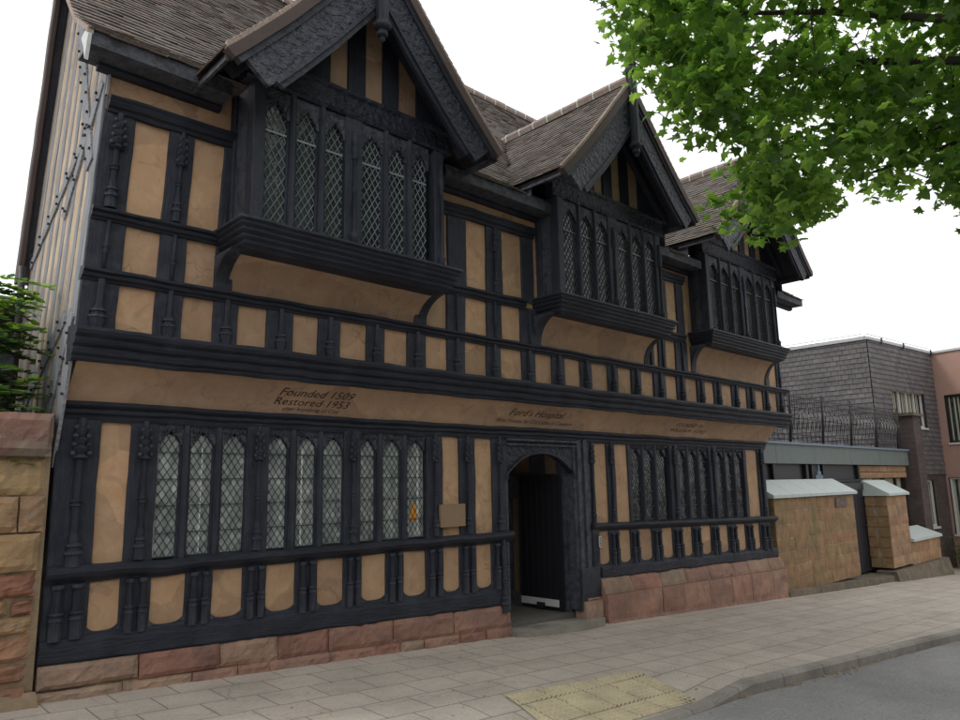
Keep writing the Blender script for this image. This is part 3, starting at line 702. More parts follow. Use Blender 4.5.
# ------------------------------------------------------------------ roofs
def main_z(y): return 5.62 + (y + .62) * .72 if y < -.1 else 5.995 + (y + .1) * 1.13
def main_pt(u, v):      # v: metres up the slope
    l1 = .52 * math.hypot(1, .72)
    if v < l1: y = -.62 + v / math.hypot(1, .72)
    else: y = -.1 + (v - l1) / math.hypot(1, 1.13)
    return Vector((u, y, main_z(y)))
GB = [dict(ax=2.50, az=7.62, lx=.80, lz=5.56, rx=4.30, rz=5.66), dict(ax=7.22, az=7.78, lx=5.45, lz=5.84, rx=9.02, rz=5.98), dict(ax=11.75, az=8.00, lx=9.62, lz=5.90, rx=13.62, rz=5.92)]
def gable_z(g_, x, s_=None):
    if x < g_['ax']: t = (x - g_['lx']) / (g_['ax'] - g_['lx']); z0 = g_['lz']
    else: t = (g_['rx'] - x) / (g_['rx'] - g_['ax']); z0 = g_['rz']
    h = g_['az'] - z0
    if t < 0: return -9
    return z0 + h * (t - .032 * math.sin(math.pi * min(1, t)) * (1.25 - t) * 1.2)     # sprocketed foot
RIDGE_Y = 3.4
def tiles(mb, pos, ulen, vlen, keep, gauge=.098, tw=.168, th=.013):
    nv = int(vlen / gauge); nu = int(ulen / tw)
    for i in range(nv + 1):
        off = (i % 2) * .5
        for j in range(-1, nu + 1):
            u0 = (j + off) * tw; u1 = u0 + tw - .004
            u0 = max(0, u0); u1 = min(ulen, u1)
            if u1 - u0 < .03: continue
            v0 = i * gauge; v1 = min(vlen, v0 + gauge * 1.25)
            c = pos((u0 + u1) / 2, v0 + gauge / 2)
            if not keep(c): continue
            a, b, c_, d = pos(u0, v0), pos(u1, v0), pos(u1, v1), pos(u0, v1)
            n_ = (b - a).cross(d - a).normalized()
            if n_.z < 0: n_ = -n_
            lo = th + .014 + U(-.003, .006); lo2 = lo + U(-.004, .004); sag = U(-.006, .004)
            dv = (a - d).normalized() * sag
            vs = [a + n_ * (lo - th) + dv, b + n_ * (lo2 - th) + dv, c_ + n_ * .002, d + n_ * .002, a + n_ * lo + dv, b + n_ * lo2 + dv, c_ + n_ * .012, d + n_ * .012]
            mb.add(vs, [(0, 3, 2, 1), (4, 5, 6, 7), (0, 1, 5, 4), (1, 2, 6, 5), (2, 3, 7, 6), (3, 0, 4, 7)])
def under_gable(p, m=.0):
    return any(g_['lx'] - .02 < p.x < g_['rx'] + .02 and gable_z(g_, p.x) > p.z - m for g_ in GB)
MR = bpy.data.objects.new('main_roof', None); COL.objects.link(MR); MR.parent = H
mb = MB(False, .0)
vl = .52 * math.hypot(1, .72) + 3.5 * math.hypot(1, 1.13)
X0 = -.16; X1 = 14.6
def notch(p): return p.y > 1.85 and p.x < .5 + (p.y - 1.85) * .7
def sag(p): return Vector((p.x, p.y, p.z + .03 * noise.noise(p * .5) + .012 * noise.noise(p * 2.2)))
tiles(mb, lambda u, v: sag(main_pt(X0 + u, v)), X1 - X0, vl, lambda p: not under_gable(p, .03) and not notch(p)); mb.build('roof_tiles', TILE, MR)
mb = MB(False, 0)
ny = 26; nx_ = 110
for i in range(nx_):
    for j in range(ny):
        u0, u1 = X0 + .03 + (X1 - X0 - .06) * i / nx_, X0 + .03 + (X1 - X0 - .06) * (i + 1) / nx_; v0, v1 = .03 + (vl - .03) * j / ny, .03 + (vl - .03) * (j + 1) / ny
        if any(g_['lx'] + .45 < (u0 + u1) / 2 < g_['rx'] - .45 for g_ in GB) and v0 < .6: continue
        if notch(main_pt(u0, v0)): continue
        dn = Vector((0, .01, -.03))
        mb.add([main_pt(u0, v0) + dn, main_pt(u1, v0) + dn, main_pt(u1, v1) + dn, main_pt(u0, v1) + dn], [(0, 1, 2, 3)])
mb.build('roof_boarding', TIMD, MR)
# back slope so that the roof is closed
mb = MB(False, 0); mb.add([(1.8, RIDGE_Y, 9.94), (X1, RIDGE_Y, 9.94), (X1, RIDGE_Y + 4, 5.5), (1.8, RIDGE_Y + 4, 5.5)], [(0, 1, 2, 3)]); mb.build('rear_slope', TILE, MR)
def ridge(p, q, par, r=.10):
    p = Vector(p); q = Vector(q); L = (q - p).length; d = (q - p).normalized(); s_ = d.cross(Vector(Z)).normalized()
    mb = MB(False, .0); n_ = max(1, round(L / .32)); st = L / n_
    for i in range(n_):
        a = p + d * (st * i + .012); b = p + d * (st * (i + 1) - .012); lift = U(-.006, .008)
        pr = [(r * math.cos(t), r * 1.05 * math.sin(t) + lift) for t in [math.pi * k2 / 6 - .15 for k2 in range(7)]] + [(-r * .8, -.06), (r * .8, -.06)]
        mb.cur = 0; mb.sweep([(x, z) for x, z in pr], a, b, s_, Z, 5)
        mb.cur = 1; mb.sweep([(x * 1.04, z * 1.04 + .002) for x, z in pr], b, b + d * .022, s_, Z, 5)
    mb.build('ridge_tiles', (RIDG, SILV), par)
ridge((X0 + 1.6, RIDGE_Y, 9.99), (X1, RIDGE_Y, 9.99), MR)
# eaves boards and rafter feet between gables
for a, b in ((-.14, 1.15), (3.95, 6.0), (8.65, 10.15), (13.3, 14.55)):
    mb = MB(False, .004); mb.box(a, b, -.60, -.575, 5.50, 5.643); mb.build('eaves_board', TIMD, MR)
    mb = MB(False, .004); mb.box(a + (.0 if a > 0 else .0), b, -.575, UY + .03, 5.50, 5.525); mb.build('soffit', TIMD, MR)
    mb = MB(False, 0); mb.box(max(a, .2), b, -.46, UY - .001, 5.527, 5.70); mb.build('rafter_feet', TIMD, MR)
    mb = MB(False, .004); mb.sweep([(0, 0), (.06, 0), (.09, .03), (.08, .07), (0, .08)], (max(a, .0), UY, 5.44), (b, UY, 5.44), (0, -1, 0), Z); mb.build('wall_plate', TIMH, MR)
# left verge: pale mortar and tile edges following the curved slope
mb = MB(False, .002)
v = 0
while v < 3.35:
    a = main_pt(X0 - .012, v); b = main_pt(X0 - .012, v + .09)
    mb.add([a + Vector((0, 0, -.035)), b + Vector((0, 0, -.035)), b + Vector((0, 0, .022)), a + Vector((0, 0, .030)), a + Vector((.05, 0, -.035)), b + Vector((.05, 0, -.035)), b + Vector((.05, 0, .022)), a + Vector((.05, 0, .030))],
           [(0, 3, 2, 1), (4, 5, 6, 7), (3, 7, 6, 2), (0, 1, 5, 4), (0, 4, 7, 3), (1, 2, 6, 5)]); v += .098
mb.build('verge', TLED, MR)
mb = MB(False, .003)
mb.poly([(X0 - .005, -.63, 5.58), (X0 - .005, -.50, 5.66), (X0 - .005, -.40, 5.63), (X0 - .005, -.50, 5.50), (X0 - .005, -.56, 5.36)], (.03, 0, 0)); mb.build('lead_flashing', SILV, MR)
# gables
GYF = -1.2
for k_, g_ in enumerate(GB):
    E = bpy.data.objects.new('gable', None); COL.objects.link(E); E.parent = H
    o_ = OR[k_]
    yb = -.1 + (g_['az'] - 5.995) / 1.13       # where the ridge meets the main roof
    for side in (-1, 1):
        tx, tz = (g_['lx'], g_['lz']) if side < 0 else (g_['rx'], g_['rz'])
        L = math.hypot(tx - g_['ax'], tz - g_['az'])
        def pos(u, v, tx=tx, L=L, g_=g_):
            x = tx + (g_['ax'] - tx) * v / L; return Vector((x, GYF - .035 + u, gable_z(g_, min(g_['rx'], max(g_['lx'], x))) + .02 * noise.noise(Vector((x, u, 3)) * .8)))
        mb = MB(False, 0)
        tiles(mb, pos, yb - GYF + .3, L - .02, lambda p: p.y < -.62 or p.z > main_z(p.y) - .04); mb.build('roof_tiles', TILE, E)
        # boarded underside
        mb = MB(False, 0); n_ = 16; vs = []; 
        for i in range(n_ + 1):
            x = tx + (g_['ax'] - tx) * i / n_; z = gable_z(g_, x) - .03
            vs += [(x, GYF + .03, z), (x, -.55, z), (x, -.2, z - .0)]
        mb.add(vs, [(i * 3 + q, (i + 1) * 3 + q, (i + 1) * 3 + q + 1, i * 3 + q + 1) for i in range(n_) for q in range(2)]); mb.build('roof_boarding', TIMD, E)
        # closing eave of the projecting roof along its foot
        mb = MB(False, .004); xa = tx + (.02 if side < 0 else -.05); mb.box(xa, xa + .03, GYF + .02, -.45, tz - .085, tz - .01); mb.build('eaves_board', TIMD, E)
        mb = MB(False, 0); xc = tx + (.06 if side < 0 else -.09); mb.box(xc, xc + .03, -.60, .1, 5.53, tz - .012); mb.build('roof_cheek', TIMD, E)
        # verge tile edges
        mb = MB(False, .002); v = 0
        while v < L - .02:
            a = pos(-.01, v); b = pos(-.01, v + .095); n2 = Vector((0, 0, 1))
            mb.add([a, b, b + n2 * .055, a + n2 * .070, a + Vector((0, .05, 0)), b + Vector((0, .05, 0)), b + Vector((0, .05, .055)), a + Vector((0, .05, .070))], [(0, 3, 2, 1), (4, 5, 6, 7), (3, 7, 6, 2), (0, 1, 5, 4), (0, 4, 7, 3), (1, 2, 6, 5)]); v += .098
        mb.build('verge', TLED, E)
        # bargeboard: outer moulded band and broad carved band, mitred at the apex
        def band(o0, o1, y0, y1, name, mat, cut):
            mb = MB(False, .004); vs = []; n_ = 18
            dx = (g_['ax'] - tx); dl = L; nxn = -(g_['az'] - tz) / dl * (1 if dx > 0 else -1) ; nzn = abs(dx) / dl
            for i in range(n_ + 1):
                t = cut + (1 - cut) * i / n_
                x = tx + dx * t; z = gable_z(g_, x)
                p0 = Vector((x, 0, z)); inn = Vector((-nxn, 0, -nzn))
                row = []
                for o__ in (o0, o1):
                    q = p0 + inn * o__
                    if (q.x - g_['ax']) * (1 if dx > 0 else -1) > 0:          # keep to own side of the apex
                        tt = abs(q.x - g_['ax']) / max(1e-4, abs(q.x - p0.x) + 1e-6); q = Vector((g_['ax'], 0, q.z - (abs(q.x - g_['ax'])) * abs(g_['az'] - tz) / abs(dx)))
                    row.append(q)
                a, b = row
                vs += [(a.x, y0, a.z), (b.x, y0, b.z), (b.x, y1, b.z), (a.x, y1, a.z)]
            fs = [(i * 4 + q, i * 4 + (q + 1) % 4, (i + 1) * 4 + (q + 1) % 4, (i + 1) * 4 + q) for i in range(n_) for q in range(4)] + [(3, 2, 1, 0), (n_ * 4, n_ * 4 + 1, n_ * 4 + 2, n_ * 4 + 3)]
            mb.add(vs, fs); return mb.build(name, mat, E)
        band(.0, .10, GYF - .055, GYF + .05, 'barge_edge', BRWN, 0.)
        band(.095, .16, GYF - .03, GYF + .05, 'barge_moulding', TIMH, .015)
        band(.155, .45, GYF - .012, GYF + .045, 'bargeboard', CARV, .05)
        band(.44, .475, GYF - .028, GYF + .045, 'barge_moulding', TIMH, .09)
        band(.47, .53, GYF - .004, GYF + .04, 'barge_moulding', TIMH, .1)
    ridge((g_['ax'], GYF - .02, g_['az'] + .03), (g_['ax'], yb + .25, g_['az'] + .03), E)
    # gable wall: plaster triangle set in studs above the tie beam
    yw = o_['y'] + .02; zb = 5.93 + o_['dz']
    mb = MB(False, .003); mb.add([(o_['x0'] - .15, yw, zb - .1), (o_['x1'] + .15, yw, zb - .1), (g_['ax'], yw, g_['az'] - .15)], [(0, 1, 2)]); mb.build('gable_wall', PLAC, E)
    W = o_['x1'] - o_['x0']; mid = g_['ax']
    st = [(-9, mid - .34), (mid - .11, mid + .12), (mid + .36, mid + .58), (mid + .85, 99)]
    for a, b in st:
        a = max(a, o_['x0'] - .1); b = min(b, o_['x1'] + .1)
        mb = MB(False, .004)
        def rz_(x): return gable_z(g_, x) - .1
        nn_ = 5; pts = [(a + (b - a) * q / nn_, yw - .03, max(zb, rz_(a + (b - a) * q / nn_))) for q in range(nn_ + 1)]
        mb.poly([(b, yw - .03, zb - .02), (a, yw - .03, zb - .02)] + pts, (0, .045, 0)) ; mb.build('stud', TIMV, E)
    # rafters of the truss inside the overhang
    for side in (-1, 1):
        tx, tz = (g_['lx'], g_['lz']) if side < 0 else (g_['rx'], g_['rz'])
        A = Vector((lerp(tx, g_['ax'], .12), yw - .06, lerp(tz, g_['az'], .12) - .16)); B = Vector((g_['ax'], yw - .06, g_['az'] - .2)); d = (B - A).normalized(); u = d.cross(Vector(Y))
        mb = MB(False, .004); mb.beam(A, B, .2, .1, u, Y); mb.build('rafter', TIMV, E)
    # pendant and finial post at the apex
    ax, az = g_['ax'] - .03, g_['az']
    mb = MB(False, .002); y = GYF - .075; zp = 6.34 + (.18 if k_ else 0)
    mb.lathe((ax, y), [(a, b * 1.3) for a, b in [(zp, .012), (zp + .03, .03), (zp + .05, .018), (zp + .07, .045), (zp + .10, .05), (zp + .13, .035), (zp + .15, .06), (zp + .17, .075), (zp + .20, .078), (zp + .21, .062), (zp + .24, .055), (az + .10, .055), (az + .12, .075), (az + .16, .085), (az + .2, .085), (az + .21, .05), (az + .24, .05), (az + .26, .065), (az + .3, .06), (az + .315, .02)]], 8, smooth=False); mb.build('pendant_finial', TIMV, E)

# ------------------------------------------------------------------ doorway
D = bpy.data.objects.new('doorway', None); COL.objects.link(D); D.parent = H
mb = MB(True, .004)
cx, hw, zs, zt = 6.20, .72, 1.86, 2.10
arc = [(cx - hw, 1.72)] + [(cx - hw + 2 * hw * (q / 16), 1.80 + .30 * (1 - abs(q / 8 - 1) ** 2.3)) for q in range(17)] + [(cx + hw, 1.72)]
m1 = [(x, -.02, z) for x, z in arc]
top = 2.30
for q in range(len(arc) - 1):
    (xa, za), (xb, zb) = arc[q], arc[q + 1]
    if abs(xa - xb) < 1e-4: continue
    mb.add([(xa, -.02, za), (xb, -.02, zb), (xb, -.02, top), (xa, -.02, top), (xa, .09, za), (xb, .09, zb)], [(0, 1, 2, 3), (0, 4, 5, 1)])
part(mb, 'spandrel', CARV, D)
mb = MB(True, .002); pts = [Vector((x, -.035, z)) for x, z in arc]; mb.tube(pts, .018, n=6); part(mb, 'arch_moulding', TIMH, D)
mb = MB(True, .003)
for z, r in ((2.20, .02), (2.26, .03)): mb.box(5.47, 7.02, -.02 - r * 1.6, 0, z, z + r)
part(mb, 'lintel_moulding', TIMH, D)
for xa, xb, yy in ((5.44, 5.50, -.02), (6.91, 6.985, -.03), (6.985, 7.06, -.055), (7.06, 7.13, -.035), (7.13, 7.21, -.06), (7.21, 7.29, -.03)):
    mb = MB(True, .004); mb.box(xa, xb, yy, .13, (.02 if xa < 6 else -.16), 2.31)
    part(mb, 'jamb', TIMV, D)
# fat bases at the foot of the jambs
p = post(5.22, 5.46, .0, .34, GY, pr=.05, name='jamb_foot', parent=D); colonnette(p, 5.34, -.07, .02, .96, .035, crown=False)
p = post(6.95, 7.42, -.18, .42, GY, pr=.07, name='jamb_foot', parent=D, j=.02)
p = post(7.28, 7.45, .35, .98, GY, pr=.05, name='jamb_foot', parent=D)
# passage
PG = bpy.data.objects.new('passage', None); COL.objects.link(PG); PG.parent = H
mb = MB(False, .002)
mb.add([(6.93, .12, -.3), (6.93, 5, -.3), (6.93, 5, 2.6), (6.93, .12, 2.6)], [(0, 1, 2, 3)])
mb.add([(5.46, .12, -.3), (5.46, 5, -.3), (5.46, 5, 2.6), (5.46, .12, 2.6)], [(3, 2, 1, 0)])
mb.build('passage_wall', PASS, PG)
mb = MB(False, .003)
ys = [(.12, 1.12), (1.27, 1.42), (1.68, 1.9), (2.2, 2.5), (2.8, 3.1), (3.4, 3.7)]
for a, b in ys: mb.box(6.88, 6.92, a, b, -.25, 1.62)
for a, b in ((.12, .30), (.55, .85), (1.2, 1.5), (1.9, 2.2)): mb.box(6.885, 6.92, a, b, 1.8, 2.4)
mb.box(6.87, 6.915, .12, 4.9, 1.45, 1.80)
mb.box(6.87, 6.915, .12, 4.9, -.25, .0)
mb.build('passage_frame', TIMV, PG)
mb = MB(False, 0); mb.box(5.40, 6.99, .1, 4, 2.42, 2.46); mb.build('passage_ceiling', TIMD, PG)
mb = MB(False, 0); mb.box(5.40, 6.99, .12, 5, -.42, -.20); mb.build('passage_floor', PAVI, PG)
# opened door leaf of vertical boards
DL = bpy.data.objects.new('door', None); COL.objects.link(DL); DL.parent = H
for q in range(7):
    mb = MB(False, .001); ya = .17 + q * .118; mb.box(6.80, 6.838 + .0, ya, ya + .109, -.17, 1.80 + .01 * math.sin(q)); mb.build('door_board', DOOR, DL)
mb = MB(False, .002)
for q in range(8): mb.box(6.786, 6.80, .155 + q * .118, .178 + q * .118, -.12, 1.78)
mb.build('cover_strip', DOOR, DL)
mb = MB(False, .002); mb.box(6.768, 6.785, .24, .99, -.13, -.03); mb.build('weather_board', WHIT, DL)
mb = MB(False, .001); mb.box(6.755, 6.767, .50, .66, -.16, -.085); mb.build('hinge_plate', BLKM, DL)
# tan plaque on the plaster, small name plate by the door
mb = MB(True, .001); mb.box(4.245, 4.655, -.078, -.04, 1.155, 1.43); pl = part(mb, 'plaque', PLQM); pl['label'] = 'blank ochre wooden plaque fixed across the plaster strip'
mb = MB(True, 0); mb.box(7.385, 7.435, -.088, -.078, .70, .86); q = part(mb, 'name_plate', WHIT)
mb = MB(True, 0)
for i_ in range(4): mb.box(7.393, 7.427, -.0905, -.0885, .72 + .034 * i_, .738 + .034 * i_)
part(mb, 'name_plate_marks', BLKM, q)

# ------------------------------------------------------------------ stone plinth, block by block
def block(mb, x0, x1, y0, y1, z0a, z0b, z1a, z1b, lean=0., ch=.012, n=3, amp=.008):
    # rounded block face grid; z0a/z1a at x0, z0b/z1b at x1
    nx = max(2, int((x1 - x0) / .045)); nz = n; vs = []
    for i in range(nx + 1):
        u = i / nx
        for j in range(nz + 1):
            w = j / nz; x = lerp(x0, x1, u); z = lerp(lerp(z0a, z0b, u), lerp(z1a, z1b, u), w)
            e = 0 if 0 < i < nx and 0 < j < nz else ch
            y = y0 + e + lean * w + amp * noise.noise(Vector((x * 5, y0, z * 5))) + amp * .75 * noise.noise(Vector((x * 16, y0, z * 16)))
            vs.append((x, y, z))
    fs = [(i * (nz + 1) + j, (i + 1) * (nz + 1) + j, (i + 1) * (nz + 1) + j + 1, i * (nz + 1) + j + 1) for i in range(nx) for j in range(nz)]
    o = len(vs); R_ = nz + 1
    vs += [(x0, y1, z0a), (x1, y1, z0b), (x1, y1, z1b), (x0, y1, z1a)]
    L_ = [0 * R_ + j for j in range(nz + 1)]; Rr = [nx * R_ + j for j in range(nz + 1)]; T = [i * R_ + nz for i in range(nx + 1)]; B = [i * R_ for i in range(nx + 1)]
    fs += [tuple(L_ + [o + 3, o])[::1], tuple(Rr[::-1] + [o + 1, o + 2]), tuple(T + [o + 2, o + 3]), tuple(B[::-1] + [o, o + 1])]
    mb.add(vs, fs, False)
PLN = bpy.data.objects.new('plinth', None); COL.objects.link(PLN); PLN.parent = H
mb = MB(False, .004)
def gb(x): return gz(x, -.08) - .04
def stl(x): return sill_l(x)[0] + .01
x = -.02
while x < 5.35:
    w = U(.5, .95); x1 = min(5.45, x + w); 
    if 5.45 - x1 < .25: x1 = 5.45
    h = U(.60, .70); m0 = lerp(stl(x), gb(x), h); m1 = lerp(stl(x1), gb(x1), h + U(-.04, .04))
    block(mb, x, x1 - .012, -.075 - U(0, .03), .1, m0 + .008, m1 + .008, stl(x), stl(x1), .012, .024, 5, .022)
    x = x1
x = -.02
while x < 5.35:
    w = U(.3, .7); x1 = min(5.45, x + w)
    if 5.45 - x1 < .2: x1 = 5.45
    block(mb, x, x1 - .006, -.10 - U(0, .03), .1, gb(x), gb(x1), lerp(stl(x), gb(x), .64), lerp(stl(x1), gb(x1), .64), .02, .02, 4, .03)
    x = x1
mb.build('plinth_stones', REDS, PLN)
mb = MB(False, .004); mb.add([(-.01, -.045, -.35), (5.44, -.045, -.6), (5.44, -.045, .12), (-.01, -.045, .26)], [(0, 1, 2, 3)]); mb.build('mortar_joints', MORT, PLN)
mb = MB(False, .003)
def tr(x): return .245 - .026 * (x - 7.4)
x = 7.42
while x < 13.4:
    w = U(.55, .95); x1 = min(13.52, x + w)
    if 13.52 - x1 < .4: x1 = 13.52
    block(mb, x, x1 - .014, -.16, .1, tr(x) - .235, tr(x1) - .235, tr(x), tr(x1), .085, .018, 4, .016); x = x1
x = 7.42
while x < 13.4:
    w = U(.5, .9); x1 = min(13.52, x + w)
    if 13.52 - x1 < .3: x1 = 13.52
    block(mb, x, x1 - .014, -.175 - U(0, .015), .1, gb(x) + .05, gb(x1) + .05, tr(x) - .24, tr(x1) - .24, .0, .012, 4, .014); x = x1
block(mb, 7.42, 13.56, -.20, .1, gb(7.4) - .04, gb(13.5) - .04, gb(7.4) + .085, gb(13.5) + .085, .01, .01, 2, .02)
block(mb, 6.98, 7.41, -.14, .1, gb(7), gb(7.4), -.05, -.05, .03, .02, 3, .03)
block(mb, 7.08, 7.41, -.10, .1, -.045, -.045, .0, -.02, .03, .02, 3, .02)
mb.build('plinth_stones', REDS, PLN)
# right side wall body (so that the house is solid) and floors
mb = MB(False, 0); mb.box(.08, 5.4, .16, 1.85, -1.0, 2.75); mb.box(1.9, 5.4, 1.9, 7.0, -1.0, 2.75); mb.box(7.0, 13.2, .16, 7.0, -1.0, 2.75); mb.box(5.4, 7., .16, 7, 2.47, 2.75); mb.box(.35, 13.55, UY + .06, 1.85, 2.76, 5.5); mb.box(1.9, 13.55, 1.9, 7.2, 2.76, 5.5)
mb.build('inner_wall', TIMD, H)
# door step
S = MB(False, .006)
pts = [(5.40, .3), (5.42, -.20), (5.60, -.30), (6.1, -.35), (6.7, -.36), (7.15, -.30), (7.32, -.18), (7.05, -.02), (6.95, .3)]
pp = []
S.poly([(x, y, -.235 - .03 * (x - 5.4)) for x, y in pts], (0, 0, -.4)); so = S.build('door_step', GRYS, H)

# ------------------------------------------------------------------ pale side wall (left return)
SW = bpy.data.objects.new('side_wall', None); COL.objects.link(SW); SW.parent = H
mb = MB(True, .003)
for r_ in range(64):
    z0 = -.1 + r_ * .13; z1 = z0 + .13
    ys0 = .02 if z0 < 2.8 else UY + .01
    for q in range(12):
        ya, yb_ = lerp(ys0, 1.9, q / 12), lerp(ys0, 1.9, (q + 1) / 12)
        if z1 > main_z((ya + yb_) / 2) - .0: continue
        mb.add([(.002, ya, z0), (.002, yb_, z0), (.002, yb_, z1), (.002, ya, z1)], [(3, 2, 1, 0)])
mb.build('side_plaster', SIDP, SW)
y = UY + .0; first = True
while y < 1.8:
    w = U(.16, .24) if first else U(.07, .15); mb = MB(True, .006); zt_ = main_z(y) - .1; first = False
    mb.beam((.012, y + w / 2, (2.8 if y < .0 else 1.4)), (.012, y + w / 2, zt_), .036, w, X, Y, .004, .2); mb.build('side_stud', SIDT, SW); y += w + U(.10, .19)
def brace(A, B, w=.16):
    A = Vector(A); B = Vector(B); d = (B - A).normalized(); u = d.cross(Vector(X)); mb = MB(True, .004); mb.beam(A, B, w, .03, u, X, .004)
    L = (B - A).length; t = .15; mb.cur = 1
    while t < L - .05:
        for s_ in (-1, 1):
            c = A + d * (t + U(-.04, .04)) + u * s_ * w * .40 + Vector((-.012, 0, 0)); mb.beam(c, c + Vector((-.022, 0, 0)), .022, .022, Y, Z, .003)
        t += U(.22, .36)
    mb.build('side_brace', (SIDT, BLKM), SW)
brace((-.006, -.12, 4.6), (-.006, 1.7, 7.9)); brace((-.006, .0, 5.1), (-.006, 1.8, 4.1), .12); brace((-.01, .1, 1.9), (-.01, -.22, 2.9), .18); brace((-.01, .5, 2.2), (-.01, -.2, 3.2), .18); brace((-.008, -.2, 5.4), (-.008, .6, 4.3), .12); brace((-.006, .05, 3.2), (-.006, 1.6, 2.4), .14)
mb = MB(False, .006); A_, B_ = Vector((.015, 1.87, 3.9)), Vector((.18, 1.87, 8.6)); mb.beam(A_, B_, .10, .05, X, Y); mb.build('rear_board', TIMV, SW)
mb = MB(False, .006); mb.beam(A_ + Vector((-.075, .0, 0)), B_ + Vector((-.075, .0, 0)), .06, .12, X, Y); mb.build('rear_board', BRWN, SW)
RW = thing('rear_wing', 'dark tiled rear wing with gutter and downpipe behind the pale side wall', 'building')
mb = MB(False, .006); mb.box(-2.6, .45, 2.1, 2.6, 1.0, 3.65); mb.build('wall', TIMD, RW)
mb = MB(False, .006); mb.poly([(-2.8, 1.75, 3.62), (-2.8, 2.3, 3.82), (-2.8, 3.0, 3.82), (-2.8, 3.0, 3.55)], (2.9, 0, 0)); mb.build('roof', TILE, RW)
mb = MB(False, 0); mb.tube([(-2.8, 1.72, 3.66), (-.10, 1.72, 3.66)], .05); mb.build('gutter', BLKM, RW)
DP = MB(False, 0); DP.tube([(-.13, 1.35, 3.95), (-.13, 1.30, 3.6), (-.12, 1.28, 1.2)], .035, n=10); DP.lathe((-.12, 1.28), [(3.0, .045), (3.06, .045)], 10); DP.lathe((-.12, 1.28), [(2.2, .045), (2.26, .045)], 10)
DP.build('downpipe', BLKM, SW)

# ------------------------------------------------------------------ rubble wall on the left
RB = thing('rubble_wall', 'rough red and yellow sandstone garden wall with heavy coping at the left', 'wall')
mb = MB(False, .006); z = -.15; r_ = 0
hs = [.20, .17, .20, .16, .13, .20, .31, .30, .33]
zc = [0]
z = -.02
for r_, hh in enumerate(hs):
    x = -5.0 - U(0, .4)
    while x < -.09:
        w = U(.25, .55) if r_ < 6 else U(.35, .7); x1 = x + w
        if -.06 - x1 < .18: x1 = -.06 - U(0, .025)
        g_ = .03 if r_ < 6 else .014; da = U(-.02, .02) if r_ < 6 else 0
        block(mb, x, x1 - g_, -.085 - U(0, .045), .3, z + da, z - da * .5, z + hh - g_ + da * .6, z + hh - g_ - da, 0, .03, 6, .045 if r_ < 6 else .025); x = x1
    z += hh
for x in ly(-5, -.3, 12): pass
topz = z
mb.build('wall_stones', RUBB, RB)
mb = MB(False, .01); mb.box(-5, -.045, -.055, .3, -.3, topz - .01); mb.build('mortar_core', MORT, RB)
mb = MB(False, .01); x = -5
while x < -.2:
    x1 = x + U(.7, .95)
    if -.04 - x1 < .4: x1 = -.04
    block(mb, x, x1 - .02, -.19, .4, topz - .02, topz - .02, topz + .34, topz + .34, .04, .05, 6, .03); x = x1
mb.build('coping', COPS, RB)
# footing spread
mb = MB(False, .012); mb.sweep([(0, -.3), (.12, -.05), (.06, .06), (0, .1)], (-5, -.10, .1), (-.03, -.10, .0), (0, -1, 0), Z, .1); mb.build('footing', MORT, RB)

# ------------------------------------------------------------------ foliage helpers
MAPLE = [(0, -.5), (.10, -.28), (.42, -.34), (.34, -.12), (.56, .10), (.28, .12), (.20, .30), (0, .56), (-.20, .30), (-.28, .12), (-.56, .10), (-.34, -.12), (-.42, -.34), (-.10, -.28)]
def add_leaf(mb, c, s, outline, droop=.25, base_n=None):
    n_ = Vector((random.gauss(0, .55), random.gauss(0, .55), U(.25, 1.))).normalized() if base_n is None else base_n
    a = n_.orthogonal().normalized(); a = Matrix.Rotation(U(0, 6.283), 3, n_) @ a; b = n_.cross(a)
    vs = [c + n_ * (.06 * s)]
    for (x, y) in outline: vs.append(c + a * x * s + b * y * s - n_ * (droop * s * (abs(x) ** 1.5 + .4 * y * y)))
    k = len(outline); mb.add(vs, [(0, i + 1, (i + 1) % k + 1) for i in range(k)])
# street tree: trunk by the far side of the road, limbs reaching over towards the gables
TR_ = thing('street_tree', 'big maple tree whose leafy branches overhang the street at upper right', 'tree')
base = Vector((7.6, -8.9, SL * 7.6 - .1))
mb = MB(False, .02); fork = Vector((7.4, -8.2, 4.4))
mb.tube([base, base + Vector((0, .05, .4)), base + Vector((-.1, .25, 2.4)), fork], .42, .27, 12); mb.build('trunk', BARK, TR_)
limbs = []
ends = [(4.7, -3.3, 7.2), (5.6, -2.9, 7.3), (6.5, -2.9, 6.6), (7.6, -3.1, 5.9), (8.0, -4.2, 5.5), (8.8, -4.0, 6.9), (6.0, -4.8, 7.6), (9.8, -4.4, 5.9), (10.0, -6.0, 7.5), (7.2, -6.0, 9), (5.5, -7.5, 9), (9.5, -9, 9), (7.0, -11, 8.5), (4.5, -9.5, 8)]
lm = MB(False, .03)
for e in ends:
    e = Vector(e); m1_ = fork.lerp(e, .35) + Vector((0, 0, .5)); m2_ = fork.lerp(e, .7) + Vector((U(-.2, .2), U(-.2, .2), .35))
    pts = [fork + Vector((U(-.1, .1), U(-.1, .1), -.2)), m1_, m2_, e]; lm.tube(pts, .075, .014, 7); limbs.append(pts)
lm.build('limb', BARK, TR_)
tw = MB(False, 0); lf = MB(False, 0)
def spray(c, rad, n, s=(.09, .15), flat=.5):
    # a leafy twig: leaves round a short branching stem
    d = Vector((U(-1, 1), U(-1, 1), U(-.5, .15))).normalized()
    p = [c - d * rad * .9, c, c + d * rad * .8 + Vector((0, 0, -.06))]; tw.tube(p, .006, .002, 4)
    for _ in range(n):
        q = Vector((random.gauss(0, .5), random.gauss(0, .5), random.gauss(0, flat * .5))) * rad
        add_leaf(lf, c + q, U(*s), MAPLE)
